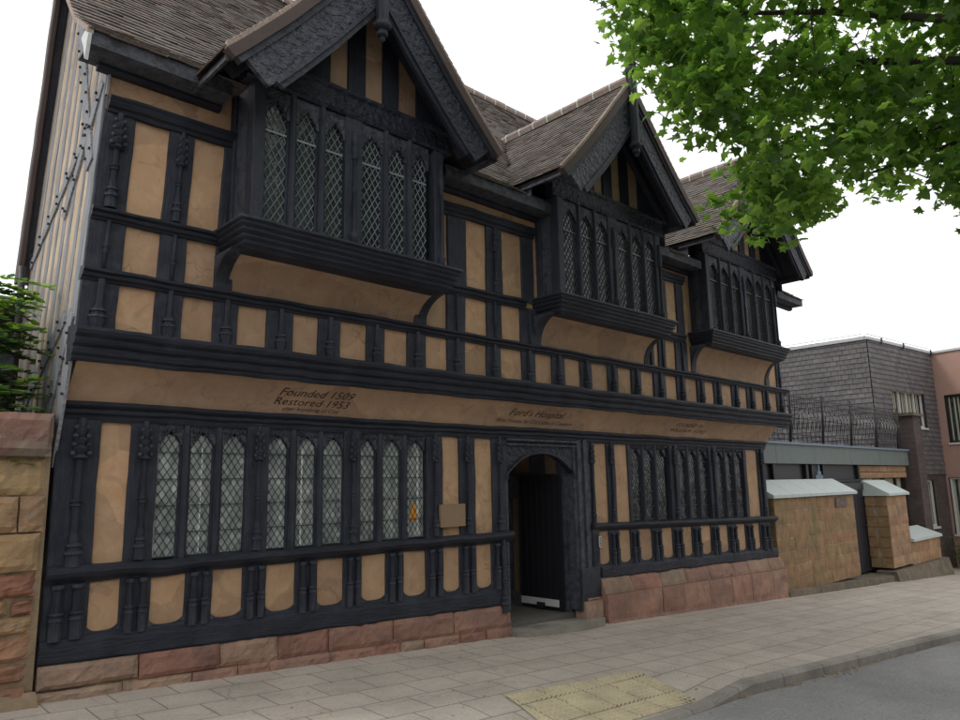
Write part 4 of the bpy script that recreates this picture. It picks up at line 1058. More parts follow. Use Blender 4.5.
CROWN = [(7.13,-2.55,5.42,0.22),(7.05,-2.82,5.1,0.24),(7.27,-2.97,5.46,0.26),(7.68,-3,5.11,0.24),(6.93,-2.96,5.62,0.25),(7.66,-3.29,5.25,0.28),(7.79,-2.79,4.99,0.18),(7.39,-2.45,5.11,0.13),(7.93,-4.32,6.49,0.26),(8.62,-5.56,6.58,0.41),(4.44,-3.64,6.61,0.47),(7.62,-3.6,8.5,0.23),(5.71,-2.92,8.51,0.27),(6.7,-6.2,8.47,0.45),(7.12,-4.22,7.78,0.35),(9.17,-6.94,5.8,0.32),(6.75,-5.78,5.32,0.29),(7.73,-3.69,7.73,0.36),(5.5,-3.63,7.23,0.44),(4.36,-3.36,6.12,0.41),(4.39,-2.96,7.94,0.4),(4.18,-3.15,6.64,0.3),(6.64,-5.92,4.05,0.3),(7.49,-6.28,7.23,0.22),(6.4,-5.29,9.15,0.44),(7.87,-6.34,5.7,0.37),(6.38,-4.79,5.87,0.49),(8.19,-6.95,8.28,0.46),(7.3,-6.07,8.01,0.29),(6.53,-4.64,8.35,0.49),(9.39,-4.57,7.19,0.49),(9.01,-6.05,7.72,0.47),(8.18,-6.16,6.25,0.32),(6.47,-6.09,5.63,0.42),(11.49,-6.39,5.94,0.47),(7.2,-4.81,5.22,0.25),(6.13,-5.2,5.61,0.37),(7.21,-5.94,6.98,0.33),(5.28,-4.24,5.36,0.25),(7.39,-3.31,6.46,0.4),(7.24,-6.98,6.54,0.36),(5.44,-4.6,7.48,0.34),(5.9,-2.96,7.57,0.46),(7.19,-3.04,8.19,0.45),(6.8,-2.99,7.47,0.33),(10.33,-5.15,7.01,0.38),(9.14,-5.62,8.51,0.31),(6.51,-5.04,7.34,0.26),(5.14,-3.76,6.3,0.23),(8.45,-3.39,5.52,0.31),(6.36,-4.52,7.46,0.33),(7.4,-6.57,7.98,0.29),(7.58,-7.02,5.87,0.45),(8.77,-6.36,4.98,0.43),(5.05,-4.41,7.88,0.31),(7.4,-6.53,5.6,0.41),(7.59,-4.94,7.42,0.4),(9.49,-6.16,7.3,0.35),(7.6,-5.55,7.46,0.36),(11.4,-6.2,6.77,0.41),(6.88,-6.75,7.72,0.25),(3.54,-3.9,7.96,0.29),(12.05,-6.76,6.36,0.23),(8.42,-6.19,5.29,0.33),(7.42,-5.43,6.53,0.28),(5.46,-4.57,5.68,0.37),(8.59,-6.79,5.19,0.34),(7.94,-4.84,6.67,0.33),(6.06,-5.1,6.5,0.33),(5.29,-3.66,7.74,0.32),(8.66,-7.04,7.69,0.4),(7.35,-4.06,7.32,0.24),(8.32,-7,5.4,0.34),(5.5,-3.83,4.76,0.27),(8.5,-5.25,6.44,0.35),(11.78,-7.02,8.28,0.33),(7.87,-4.48,8.44,0.43),(9.14,-5.31,6.82,0.32),(8.16,-6.5,7,0.29),(5.03,-5.13,8.08,0.25),(8.93,-6.84,6.55,0.27),(9.85,-6.53,5.59,0.44),(7.47,-2.96,7.82,0.25),(6.05,-5.81,6.23,0.36),(5.07,-4.66,6.56,0.48),(8.82,-4.49,7.45,0.47),(9.13,-6,5.66,0.44),(9.11,-5.21,5.16,0.32),(4.75,-4.52,8.2,0.23),(8.17,-7,6.1,0.45),(8.31,-5.67,8.47,0.42),(9.94,-5.58,5.57,0.3),(7.15,-6.18,6.59,0.23),(6.22,-5.73,6.77,0.36),(7.03,-4.4,8.25,0.37),(6.61,-2.71,8.3,0.41),(9.74,-6.96,5.31,0.48),(6.9,-5.73,6.46,0.28),(10.39,-6.83,7.31,0.35),(11.05,-5.71,6.73,0.46),(6.89,-5.75,5.83,0.35),(5.77,-5.06,8.09,0.34),(5.2,-3.36,6.05,0.5),(8,-5.67,6.79,0.33),(8.05,-5.74,9.19,0.27),(5.33,-4.28,5.9,0.29),(10.2,-5.7,8.03,0.26),(5.04,-3.27,8.62,0.46),(7.46,-6.25,8.43,0.28),(4.43,-3.35,8.32,0.44),(8.41,-7.14,9.13,0.49),(4.59,-3.75,8.71,0.47),(4.96,-4.01,5.16,0.4),(6.45,-2.65,7.08,0.47),(7.51,-5.57,4.52,0.44),(5.39,-5.38,8.42,0.22),(10.33,-6.85,8.12,0.4),(7.01,-3.7,8.87,0.23),(6.69,-6.2,7.76,0.24),(7.01,-1.99,7.41,0.22),(4.58,-3.31,6.96,0.24),(7.83,-6.2,5.2,0.25),(11.03,-6.96,6.36,0.26),(7,-6.3,5.91,0.28),(7.8,-6.94,5.49,0.24),(8.43,-6.1,7.81,0.26),(5.45,-3.3,6.95,0.27),(12.31,-6.95,6.9,0.24),(10.97,-6.21,4.7,0.38),(9.55,-5.26,7.98,0.38),(8.02,-4.95,7.92,0.38),(8.92,-6.7,5.18,0.42),(6.04,-3.43,7.26,0.42),(4.03,-3.5,8.11,0.39),(6.87,-2.46,7.6,0.34),(5.68,-3.47,6.36,0.34),(9.07,-4.15,6.82,0.5),(9.62,-6.29,9.03,0.38),(7,-4.47,6.26,0.4),(9.43,-6.5,6.9,0.26),(5.69,-2.8,8.09,0.23),(6.8,-4.39,5.19,0.27),(8.3,-4.46,7.99,0.46),(8.94,-5.92,6.39,0.25),(8.69,-4.96,8.06,0.33),(6.31,-2.44,8.64,0.36),(6.74,-4.9,5.85,0.26),(8.6,-5.12,7.63,0.25),(8.83,-6.22,9.15,0.39),(7.8,-3.71,7.37,0.49),(7.08,-6.07,5.3,0.3),(7.57,-5.61,5.87,0.34),(7.94,-6.58,5.21,0.41),(11.03,-6.28,7.25,0.29),(7.89,-4.92,5.64,0.4),(6.19,-2.43,8.05,0.32),(10,-5.71,7.1,0.43),(7.63,-3.08,5.77,0.34),(8.73,-5.85,7.71,0.31),(7.78,-5.31,6.84,0.27),(7.4,-5.61,6.97,0.36),(7.91,-6.02,8.04,0.24),(7.19,-2.77,7.61,0.34),(7.66,-7.17,7.24,0.46),(6.37,-4.39,8.17,0.39),(6,-4.59,5.74,0.29),(8.93,-6.4,5.56,0.45),(9.73,-4.47,6.19,0.25),(8.49,-5.76,4.61,0.32),(5.77,-2.4,7.45,0.47),(10.7,-5.77,5.2,0.41),(7.03,-4.32,6.7,0.31),(6.47,-3.93,6.14,0.23),(7.71,-5.2,5.1,0.48),(12.12,-6.78,5.28,0.32),(7.91,-3.19,5.31,0.39),(7.71,-5.01,8.95,0.26),(6.89,-3.58,5.69,0.26),(8.18,-5.14,5.34,0.34),(7.68,-3.47,5.58,0.47),(6.57,-3.52,6.29,0.32),(6.59,-4.13,8.64,0.36),(8.25,-6.88,8.88,0.45),(10.87,-7.25,8.7,0.31),(6.35,-6.37,7.41,0.27),(5.95,-5.84,7.87,0.33),(5.29,-2.49,8.58,0.28),(8.08,-6.39,7.99,0.33),(11,-7,7.22,0.36),(8.06,-6.97,7.84,0.23),(6.57,-5.85,4.66,0.46),(5.39,-2.85,7.17,0.29),(7.4,-3.52,7.8,0.29),(8.4,-6.57,4.23,0.37),(8.4,-6.73,7.59,0.22),(6.13,-4.84,5.39,0.38),(8.53,-4.32,5.57,0.31),(9.38,-6.38,8.18,0.46),(7.31,-6.59,7.13,0.38),(5.86,-4.55,5.16,0.36),(8.94,-7.22,8.52,0.33),(8.48,-4.42,6.73,0.41),(4.78,-4.56,7.16,0.31),(5.47,-5.31,6.16,0.25),(8.71,-4.46,8.89,0.43),(10.05,-4.98,6.7,0.37),(7.66,-2.7,6.53,0.28),(7.99,-3.59,6.1,0.23),(7.09,-6.54,7.39,0.23),(10.92,-6.93,5.79,0.28),(7.75,-4.1,5.87,0.3),(5.15,-4.39,4.62,0.4),(8.62,-5.71,7.06,0.48),(7.36,-3.38,6.04,0.43),(9.12,-6.92,8.24,0.31),(7.45,-4.72,5.64,0.34),(6.54,-2.98,6.73,0.3),(9.5,-6.78,6.53,0.26),(4.84,-4.29,6.7,0.3),(8.13,-4.04,8.9,0.32),(4.8,-3.74,5.43,0.49),(10.37,-6.39,4.35,0.27),(5.73,-3.23,5.77,0.42),(4.8,-4.25,8.5,0.37),(11.03,-5.85,5.88,0.29),(5.82,-3.9,8.15,0.32),(9.44,-5.48,5.18,0.23),(11.23,-5.78,6.3,0.27),(9.75,-6.94,7.73,0.28),(6.21,-3.51,7.7,0.29),(6.45,-5.3,6.77,0.4),(5.26,-4.54,8.82,0.34),(7.34,-7.12,8.17,0.32),(8.31,-3.35,6.91,0.4),(8.6,-6.74,8.26,0.47),(5.72,-4.24,4.64,0.38),(11.03,-6.71,6.05,0.27),(8.44,-4.57,5.99,0.29),(4.29,-3.45,7.09,0.38),(6.55,-2.64,8.78,0.24),(8.13,-4.56,5.81,0.34),(8.16,-5.33,5.81,0.3),(6.5,-5.47,4.68,0.4),(6.09,-4.8,8.45,0.24),(8.73,-6.3,6.54,0.46),(6.83,-6.55,6.42,0.38),(4.71,-3.99,5.67,0.44),(4.73,-3.42,6.18,0.33),(4.57,-3.33,6.48,0.4),(5.37,-3.29,8.74,0.27),(7.6,-7.04,6.32,0.28),(6.07,-3.41,8.83,0.47),(8.48,-3.66,7.8,0.36),(7.59,-3.63,5.22,0.34),(9.32,-4.01,5.78,0.36),(9.13,-4.42,8.03,0.26),(8.03,-7.13,7.08,0.28),(7.57,-5.67,4.91,0.41),(6.55,-5.38,5.46,0.44),(10.06,-5.15,5.54,0.41),(11.44,-6.36,4.72,0.26),(11.42,-6.46,7.03,0.5),(11.33,-6.03,4.81,0.31),(11.35,-7.06,7.92,0.25),(5.6,-4.49,7,0.42),(6.22,-5.16,8.39,0.33),(6.16,-3.88,9.17,0.42),(10.31,-6.33,9.15,0.24),(4.9,-4.62,8.7,0.41),(8.31,-6.66,5.01,0.39),(6.1,-5.84,7.08,0.46),(7.57,-6.98,6.85,0.44),(8.31,-6.4,8.34,0.29),(5.91,-4.84,4.97,0.5),(6.24,-5.61,8.48,0.25),(4.52,-3.88,7.48,0.48),(3.65,-3.53,7.23,0.39),(8.89,-4.87,6.23,0.29),(4.18,-3.34,7.43,0.43),(6.76,-6.2,5.18,0.31),(6.24,-4.81,8.92,0.3),(7,-5.91,7.67,0.45),(8,-6.6,7.62,0.41),(9.97,-7.15,6.84,0.29),(4.62,-3.52,7.83,0.23),(9.69,-6.25,8.38,0.42),(7.15,-5.96,6.23,0.39),(9.89,-6.09,4.86,0.45),(6.59,-1.99,8.97,0.38),(5.7,-3.85,5.94,0.39),(9.02,-5.65,5.96,0.33),(4.22,-4.11,8.11,0.32),(7.9,-6.26,4.5,0.42),(7.99,-3.73,8.85,0.38),(5.84,-2.67,8.9,0.24),(7.17,-5.03,9.04,0.23),(8.74,-5.1,5.16,0.41),(4.52,-3.28,8.72,0.3),(3.99,-3.68,6.5,0.27),(9.81,-6.39,6.77,0.37),(5.82,-5.81,7.55,0.38),(7.21,-6.07,4.6,0.25),(5.77,-4.99,7.52,0.44),(6.04,-5.43,8.74,0.24),(7.74,-6.99,4.85,0.42),(6.74,-4.46,5.53,0.41),(6.59,-5.71,7.74,0.28),(6.29,-4.78,7.24,0.39),(5.37,-5.13,7.48,0.4),(4.39,-3.61,5.6,0.33),(5.39,-4.09,4.57,0.47),(6.21,-4.12,8.69,0.47),(9.53,-5.09,6.67,0.47),(7.54,-5.54,8.4,0.46),(9.96,-6.48,4.58,0.29),(7.19,-3.45,5.07,0.38),(8.31,-6.29,7.41,0.38),(6.71,-5.88,6.99,0.23),(7.44,-3.59,8.88,0.38),(7.57,-6.81,7.53,0.28),(6.07,-3.83,4.52,0.45),(4.22,-4.13,6.18,0.4),(7.95,-4.03,8.4,0.34),(6.69,-5.06,8.68,0.3),(5.89,-4.81,6.88,0.43),(11.79,-6.86,7.23,0.47),(10.62,-5.57,7.67,0.36),(7.17,-6.69,6.19,0.37),(5.82,-4.76,8.89,0.27),(7.58,-3.92,6.54,0.49),(8.88,-4.03,8.66,0.45),(6.44,-2.56,6.65,0.3),(5.02,-3.03,6.62,0.34),(8.65,-5.44,6.14,0.32),(9.99,-6.01,6.1,0.38),(10.13,-6.24,8,0.42),(11.55,-6.81,8.6,0.28),(6.82,-3.88,8.07,0.41)]
for (x, y, z, r) in CROWN:
    c = Vector((x, y, z)); spray(c, r, int(72 * (r / .4) ** 2), (.105, .175), .62)
    # twig back towards the nearest limb
    best = min((q for l in limbs for q in l), key=lambda q: (q - c).length); m1_ = c.lerp(best, .5) + Vector((0, 0, .12)); (best - c).length < 1.3 and tw.tube([c, m1_ + Vector((U(-.1, .1), U(-.1, .1), 0)), best], .004, .011, 5)
for _ in range(150):       # the rest of the crown, above and behind the road
    a = U(0, 6.283); rr = math.sqrt(rnd()) * 4.2; c = Vector((7.2 + rr * math.cos(a), -8.8 + rr * math.sin(a) * .95, 7.2 + U(0, 4) * (1 - rr / 5)))
    if c.y > -5.5: c.y = -5.5 - rnd()
    if c.x < 3.2: c.x = 3.2 + rnd()
    spray(c, U(.6, .9), 45, (.16, .24), .7)
lf.cur = 1; lf.add(tw.v, tw.f, True)
lf.build('crown', (LEAF, BARK), TR_)

# pinnate shrub over the rubble wall
SH = thing('leafy_shrub', 'green shrub of small paired leaflets growing over the rubble wall at the left', 'shrub')
sb = MB(False, 0); sl_ = MB(False, 0)
LFT = [(0, -.5), (.2, -.3), (.27, 0), (.18, .28), (0, .55), (-.18, .28), (-.27, 0), (-.2, -.3)]
def frond(p, d, L):
    p = Vector(p); d = Vector(d).normalized(); k = 9; pts = [p + d * L * i / k + Vector((0, 0, -.22 * L * (i / k) ** 2)) for i in range(k + 1)]; sb.tube(pts, .006, .002, 4)
    s_ = d.cross(Vector(Z)).normalized()
    for i in range(2, k + 1):
        for sg in (-1, 1):
            ax = (s_ * sg + d * .45 + Vector((0, 0, U(-.2, .1)))).normalized(); n_ = Vector((U(-.3, .3), U(-.3, .3), 1)).normalized(); b = ax; a = n_.cross(b).normalized(); L2_ = U(.075, .12); c = pts[i] + b * L2_ * .5
            sl_.add([c + a * x * L2_ + b * y_ * L2_ for x, y_ in LFT], [tuple(range(8))])
stems = [((-.45, .55, 1.9), (-.42, .45, 3.1)), ((-.55, .9, 1.9), (-.5, .8, 3.5)), ((-.35, .3, 1.9), (-.33, .28, 2.7)), ((-.8, .6, 1.8), (-.8, .5, 3.4)), ((-1.4, .7, 1.8), (-1.4, .6, 3.2)), ((-2.1, .7, 1.8), (-2.1, .6, 3.0))]
for a, b in stems:
    a = Vector(a); b = Vector(b); sb.tube([a + Vector((0, 0, -1.9)), a, b], .02, .008, 6)
    for i in range(52):
        t = rnd(); p = a.lerp(b, t); th = U(0, 6.283); frond(p, (math.cos(th), math.sin(th), U(-.1, .5)), U(.22, .42))
for (x, y, z) in ((-.55, .5, 3.55), (-.6, .4, 3.35), (-.6, .5, 3.15), (-.55, .45, 2.95), (-.6, .5, 3.45)):
    for q in range(3): frond((x, y, z + U(-.05, .05)), (U(.6, 1), U(-.5, .1), U(-.15, .15)), U(.35, .5))
sb.build('stem', BARK, SH); sl_.build('foliage', LEAS, SH)

# ------------------------------------------------------------------ annex to the right
AN = thing('stone_annex', 'low flat roofed annex with zinc fascia behind the sandstone walls', 'building')
FZ0, FZ1 = 2.04, 2.50; FY = .6
mb = MB(False, .002)
xs_ = [13.3, 15.2, 17.4, 19.9, 22.2, 24.9]
for a, b in zip(xs_, xs_[1:]): mb.box(a, b - .012, FY, FY + .2, FZ0, FZ1)
mb.build('fascia', ZINC, AN)
mb = MB(False, .002); mb.box(13.3, 24.95, FY - .05, FY + .35, FZ1 + .004, FZ1 + .06); mb.build('capping', ZINB, AN)
mb = MB(False, 0); mb.box(13.3, 24.9, FY + .2, 5.0, FZ0 + .1, FZ1 - .05); mb.build('flat_roof', TIMD, AN)
mb = MB(False, 0); mb.box(13.3, 24.9, 3.0, 3.1, -1.5, FZ0 + .1); mb.build('back_wall', TIMD, AN)
# clerestory glazing under the fascia
mb = MB(False, .001)
mb.box(13.3, 20.7, FY + .17, FY + .19, 1.64, FZ0 - .004); mb.build('clerestory_glass', DKMT, AN)
mb = MB(False, .002)
for x in (13.3, 15.15, 17.0, 17.35, 18.05, 20.55): mb.box(x, x + .14, FY + .08, FY + .165, 1.64, FZ0 - .004)
mb.box(13.3, 20.7, FY + .02, FY + .16, 1.56, 1.635); mb.build('clerestory_frame', BLKM, AN)
mb = MB(False, .002); mb.box(17.5, 17.95, FY + .05, FY + .09, 1.64, 1.76); mb.box(17.62, 17.84, FY + .05, FY + .085, 1.765, 1.86); mb.box(17.69, 17.77, FY + .05, FY + .085, 1.865, 2.03); mb.build('vent_stack', ZINB, AN)
# orange stone around the annex window
mb = MB(False, .003)
def courses(mb, x0, x1, y0, y1, z0, z1, ch=.27, bw=(.4, .75), lean=0, amp=.006, cf=.010, zf=None):
    n_ = max(1, round((z1 - z0) / ch)); h = (z1 - z0) / n_
    for r in range(n_):
        x = x0; 
        while x < x1 - .01:
            w = U(*bw); xb = min(x1, x + w)
            if x1 - xb < bw[0] * .5: xb = x1
            s0 = zf(x) if zf else 0; s1 = zf(xb) if zf else 0
            block(mb, x, xb - .016, y0, y1, z0 + r * h + s0, z0 + r * h + s1, z0 + (r + 1) * h - .016 + s0, z0 + (r + 1) * h - .016 + s1, lean, cf, 2, amp); x = xb
courses(mb, 20.74, 24.9, FY + .1, FY + .4, 1.66, FZ0 - .005, .19, (.5, .8)); courses(mb, 20.74, 21.7, FY + .1, FY + .4, -1.0, 1.655, .27, (.4, .5)); mb.build('window_surround', ORGS, AN)
mb = MB(False, .0); mb.box(21.75, 24.85, FY + .28, FY + .3, .2, 1.65); mb.build('window_glass', GLSM, AN)
mb = MB(False, .004)
for q in range(26): mb.box(21.85 + q * .11, 21.92 + q * .11, FY + .262, FY + .275, .25, 1.64)
mb.build('window_curtain', CURT, AN)
mb = MB(False, .002)
for x in (21.72, 22.9, 24.0, 24.8): mb.box(x, x + .06, FY + .18, FY + .26, .15, 1.65)
mb.build('window_frame', BLKM, AN)
# roof railing: posts with a kinked profile, wire mesh
RL = thing('roof_railing', 'black wire railing with zigzag bars along the annex flat roof', 'railing')
zb = FZ1 + .06
for i, x in enumerate([14.0 + 1.98 * q for q in range(6)]):
    mb = MB(False, 0); mb.tube([(x, FY - .03, zb), (x, FY - .08, zb + .6), (x, FY - .10, zb + 1.22)], .035, .03, 6); mb.lathe((x, FY - .10), [(zb + 1.22, .02), (zb + 1.30, .004)], 6); mb.build('railing_post', BLKM, RL)
mb = MB(False, 0)
for z in (.08, .20, .62): mb.tube([(13.4, FY + .05, zb + z), (24.2, FY + .05, zb + z)], .012, n=4)
for z in (.86, 1.0, 1.12): mb.tube([(13.4, FY - .10, zb + z), (24.2, FY - .10, zb + z)], .012, n=4)
q = 0
x = 13.4
while x < 24.2:
    mb.tube([(x, FY - .10, zb + .82), (x, FY - .10, zb + 1.16 + (.06 if q % 2 else 0))], .008, n=4)
    if q % 2 == 0: mb.tube([(x, FY + .05, zb + .02), (x, FY + .05, zb + .24)], .008, n=4)
    x += .135; q += 1
x = 13.5
while x < 24.0:
    mb.tube([(x, FY + .05, zb + .10), (x + .16, FY + .12, zb + .25), (x + .24, FY + .10, zb + .45), (x + .18, FY + .04, zb + .62), (x, FY - .08, zb + .88)], .010, n=4); x += .28
x = 13.6
while x < 24.0:
    for z in (.95, 1.06): pass
    mb.tube([(x, FY + .02, zb + .32), (x - .04, FY - .02, zb + .55)], .008, n=4); x += .14
mb.build('railing_mesh', BLKM, RL)
for q in range(5):
    mb = MB(False, 0)
    for r in range(6):
        x = 14.25 + 1.98 * q + r * .25; mb.tube([(x, FY - .10, zb + .88), (x + .20, FY - .13, zb + .70), (x + .26, FY - .10, zb + .55)], .011, n=4)
    mb.build('zigzag_bars', CONC, RL)
# first stone wall
def zf(x): return SL * (x - 13.5)
SWL = thing('sandstone_wall', 'yellow sandstone front wall with sloping lead top beside the dark gate', 'wall')
mb = MB(False, .003)
courses(mb, 13.56, 18.08, -.0, .55, -.60 - .12, 1.27, .283, (.55, 1.05), 0, .01, .008); mb.build('wall_stones', YELS, SWL)
mb = MB(False, 0); mb.box(13.57, 18.06, .014, .52, -.72, 1.26); mb.build('mortar_joints', MORL, SWL)
mb = MB(False, .004); 
n_ = 5
for i in range(n_):
    a, b = 13.45 + 4.75 * i / n_, 13.45 + 4.75 * (i + 1) / n_ - (.012 if i < n_ - 1 else 0)
    mb.poly([(a, -.06, 1.27), (a, -.06, 1.335), (a, .52, 1.66), (a, .58, 1.60), (a, .58, 1.27)], (b - a, 0, 0))
mb.build('lead_coping', LEDR, SWL)
mb = MB(False, .003); courses(mb, 13.5, 18.6, -.22, .2, -1.05, -.60, .30, (1.2, 1.9), .0, .012, .01, lambda x: SL * (x - 13.5) * .8); mb.build('wall_foot', FOOT, SWL)
mb = MB(False, 0); mb.box(16.85, 17.55, -.022, -.006, .98, 1.20 - .0); 
pq = mb.build('picture_plaque', m_stone('mottled_plaque', [(.10, .06, .06), (.24, .20, .17)], 3), SWL)
mb = MB(False, .0)
for q in range(14):
    x = 16.9 + .6 * rnd(); z = 1.0 + .16 * rnd(); s_ = U(.02, .05); mb.box(x, x + s_ * 1.5, -.0235 - q * .0004, -.0225 - q * .0004, z, z + s_)
mb.build('plaque_relief', m_stone('plaque_relief_tint', [(.35, .27, .22), (.20, .10, .09)], 2), pq)
# pier and low wall
PR = thing('stone_pier', 'tall square sandstone pier with lead cap and low wall right of the dark gate', 'wall')
mb = MB(False, .003)
courses(mb, 20.25, 21.85, -.1, .48, -.75, 1.17, .29, (.55, .9), 0, .01, .01)
mb.build('pier_stones', ORGS, PR)
mb = MB(False, 0); mb.box(20.245, 21.83, -.086, .47, -.75, 1.16); mb.box(21.84, 24.58, -.086, .47, -.8, -.17); mb.build('mortar_joints', MORL, PR)
mb = MB(False, .004); 
# left face of the pier as its own coursed skin
for r in range(7):
    for s_ in range(2):
        z = -.75 + r * .274; y0 = -.085 + s_ * .29 + (.08 if r % 2 else 0) * (1 if s_ else 0)
        mb.box(20.222 - U(0, .01), 20.245, y0, min(.48, y0 + .27), z, z + .255)
mb.build('side_stones', YELS, PR)
mb = MB(False, .003); mb.poly([(20.18, -.17, 1.17), (20.18, -.17, 1.235), (20.18, .48, 1.60), (20.18, .54, 1.55), (20.18, .54, 1.17)], (1.75, 0, 0)); mb.build('lead_coping', LEDR, PR)
mb = MB(False, .003); courses(mb, 21.86, 24.6, -.1, .48, -.80, -.16, .32, (.5, .9), 0, .01, .01); mb.build('low_wall_stones', ORGS, PR)
mb = MB(False, .003); mb.poly([(21.87, -.17, -.16), (21.87, -.17, -.09), (21.87, .5, .16), (21.87, .55, .1), (21.87, .55, -.16)], (2.75, 0, 0)); mb.build('lead_coping', LEDR, PR)
mb = MB(False, .004); courses(mb, 20.0, 24.9, -.36, .3, -1.5, -.80, .7, (1.8, 2.8), .14, .02, .012); mb.build('pier_foot', FOOT, PR)
# dark gate in the gap with threshold
GT = thing('dark_gate', 'dark blue-black plank gate between the sandstone wall and pier', 'gate')
for q in range(11):
    mb = MB(False, .001); mb.box(18.15 + q * .2, 18.335 + q * .2, .50, .54, -.85, 1.55); mb.build('gate_board', DKMT, GT)
mb = MB(False, .001); mb.box(18.1, 20.5, .46, .50, 1.35, 1.53); mb.build('top_rail', DKMT, GT)
mb = MB(False, 0); mb.lathe((20.05, .44), [(.30, .03), (.40, .03)], 8); mb.build('handle', BLKM, GT)
mb = MB(False, .004); mb.box(18.6, 20.2, -.16, .7, -1.3, -.90); t_ = mb.build('gate_threshold', FOOT); tag(t_, 'worn stone threshold step below the dark gate', 'step')

# ------------------------------------------------------------------ dark brick block and rendered block
BK = thing('brick_building', 'two storey dark brick and tile hung block behind the annex', 'building')
c0 = Vector((23.44, 1.0, 0)); c1 = Vector((28.5, .5, 0)); top = 6.12
def wallq(mb, a, b, z0, z1): mb.add([(a.x, a.y, z0), (b.x, b.y, z0), (b.x, b.y, z1), (a.x, a.y, z1)], [(0, 1, 2, 3)])
dv = (c1 - c0); Lw = dv.length; du = dv.normalized(); dn = Vector((du.y, -du.x, 0))    # outward (towards the street)
if dn.y > 0: dn = -dn
def wp(u, o, z): p = c0 + du * u + dn * o; return Vector((p.x, p.y, z))
def wbox(mb, u0, u1, o0, o1, z0, z1):
    v_ = [wp(u0, o0, z0), wp(u1, o0, z0), wp(u1, o1, z0), wp(u0, o1, z0), wp(u0, o0, z1), wp(u1, o0, z1), wp(u1, o1, z1), wp(u0, o1, z1)]
    mb.add(v_, [(0, 3, 2, 1), (4, 5, 6, 7), (0, 1, 5, 4), (1, 2, 6, 5), (2, 3, 7, 6), (3, 0, 4, 7)])
wins = [(1.45, 3.95, 3.36, 4.60), (2.95, 3.95, -.02, 1.55)]
def wall_with(mb, z0, z1, holes, o=0.):
    zs = sorted({z0, z1} | {z for h in holes for z in h[2:] if z0 < z < z1}); us = sorted({0, Lw} | {u for h in holes for u in h[:2]})
    for za, zb in zip(zs, zs[1:]):
        for ua, ub in zip(us, us[1:]):
            if any(h[0] <= ua and ub <= h[1] and h[2] <= za and zb <= h[3] for h in holes): continue
            mb.add([wp(ua, o, za), wp(ub, o, za), wp(ub, o, zb), wp(ua, o, zb)], [(0, 1, 2, 3)])
# tile hanging: each course a real lapped strip
mb = MB(False, .0); z = 1.75
while z < top - .02:
    h = .165; u = -.0 
    for (ua, ub) in [(0, Lw)]:
        segs = [(0, Lw)]
        for w in wins:
            if w[2] - .08 < z + h / 2 < w[3] + .03: segs = [(0, w[0] - .03), (w[1] + .03, Lw)]
        for (a, b) in segs:
            u = a - (.11 if round(z / h) % 2 else 0)
            while u < b:
                u1 = min(b, u + .215); ua_ = max(a, u)
                if u1 - ua_ > .03:
                    o = U(.03, .04); zz = z + U(-.006, .006)
                    mb.add([wp(ua_, o, zz), wp(u1 - .006, o, zz), wp(u1 - .006, .01, zz + h + .03), wp(ua_, .01, zz + h + .03), wp(ua_, 0, zz), wp(u1 - .006, 0, zz)], [(0, 1, 2, 3), (0, 4, 5, 1)])
                u += .22
    z += h
HT = m_tile('dark_hung_tile', [(.105, .098, .10), (.14, .13, .13), (.12, .112, .114), (.175, .16, .16), (.115, .10, .10)], (.20, .185, .185))
mb.build('tile_hanging', HT, BK)
mb = MB(False, 0); z = 1.75          # left (receding) face of the same block
while z < top - .02:
    y = 1.0 - (.11 if round(z / .165) % 2 else 0)
    while y < 16:
        y0 = max(1.0, y); y1 = y + .215; o = U(.03, .04); zz = z + U(-.006, .006)
        mb.add([(23.44 - o, y1 - .006, zz), (23.44 - o, y0, zz), (23.43, y0, zz + .195), (23.43, y1 - .006, zz + .195), (23.44, y1, zz), (23.44, y0, zz)], [(0, 1, 2, 3), (0, 4, 5, 1)]); y += .22
    z += .165
mb.build('tile_hanging', HT, BK)
mb = MB(False, 0); wall_with(mb, -1.9, top, wins)
mb.add([(23.44, 16, -1.9), (23.44, 1.0, -1.9), (23.44, 1.0, top), (23.44, 16, top)], [(0, 1, 2, 3)]); mb.build('brick_wall', DKBR, BK, uv=True)
mb = MB(False, 0); mb.add([wp(0, 0, top - .05), wp(Lw, 0, top - .05), Vector((28.6, 16, top - .05)), Vector((23.44, 16, top - .05))], [(0, 1, 2, 3)]); mb.build('flat_roof', CONC, BK)
mb = MB(False, 0); wbox(mb, -.06, Lw + .0, -.05, .07, top, top + .09); mb.box(23.36, 23.5, 1.05, 16, top, top + .09); mb.build('parapet_capping', CONC, BK)
mb = MB(False, 0)
for u in (.9, 2.6, 4.9): wbox(mb, u, u + .07, .071, .10, top - .06, top + .14)
mb.box(23.30, 23.355, 5.2, 5.3, top - .05, top + .22); mb.build('capping_clip', BLKM, BK)
mb = MB(False, 0); mb.tube([(23.4, 1.1, top + .19), (23.4, 16, top + .19)], .012, n=4); mb.tube([tuple(wp(0, 0, top + .19)), tuple(wp(Lw, 0, top + .19))], .012, n=4); mb.build('lightning_tape', CONC, BK)
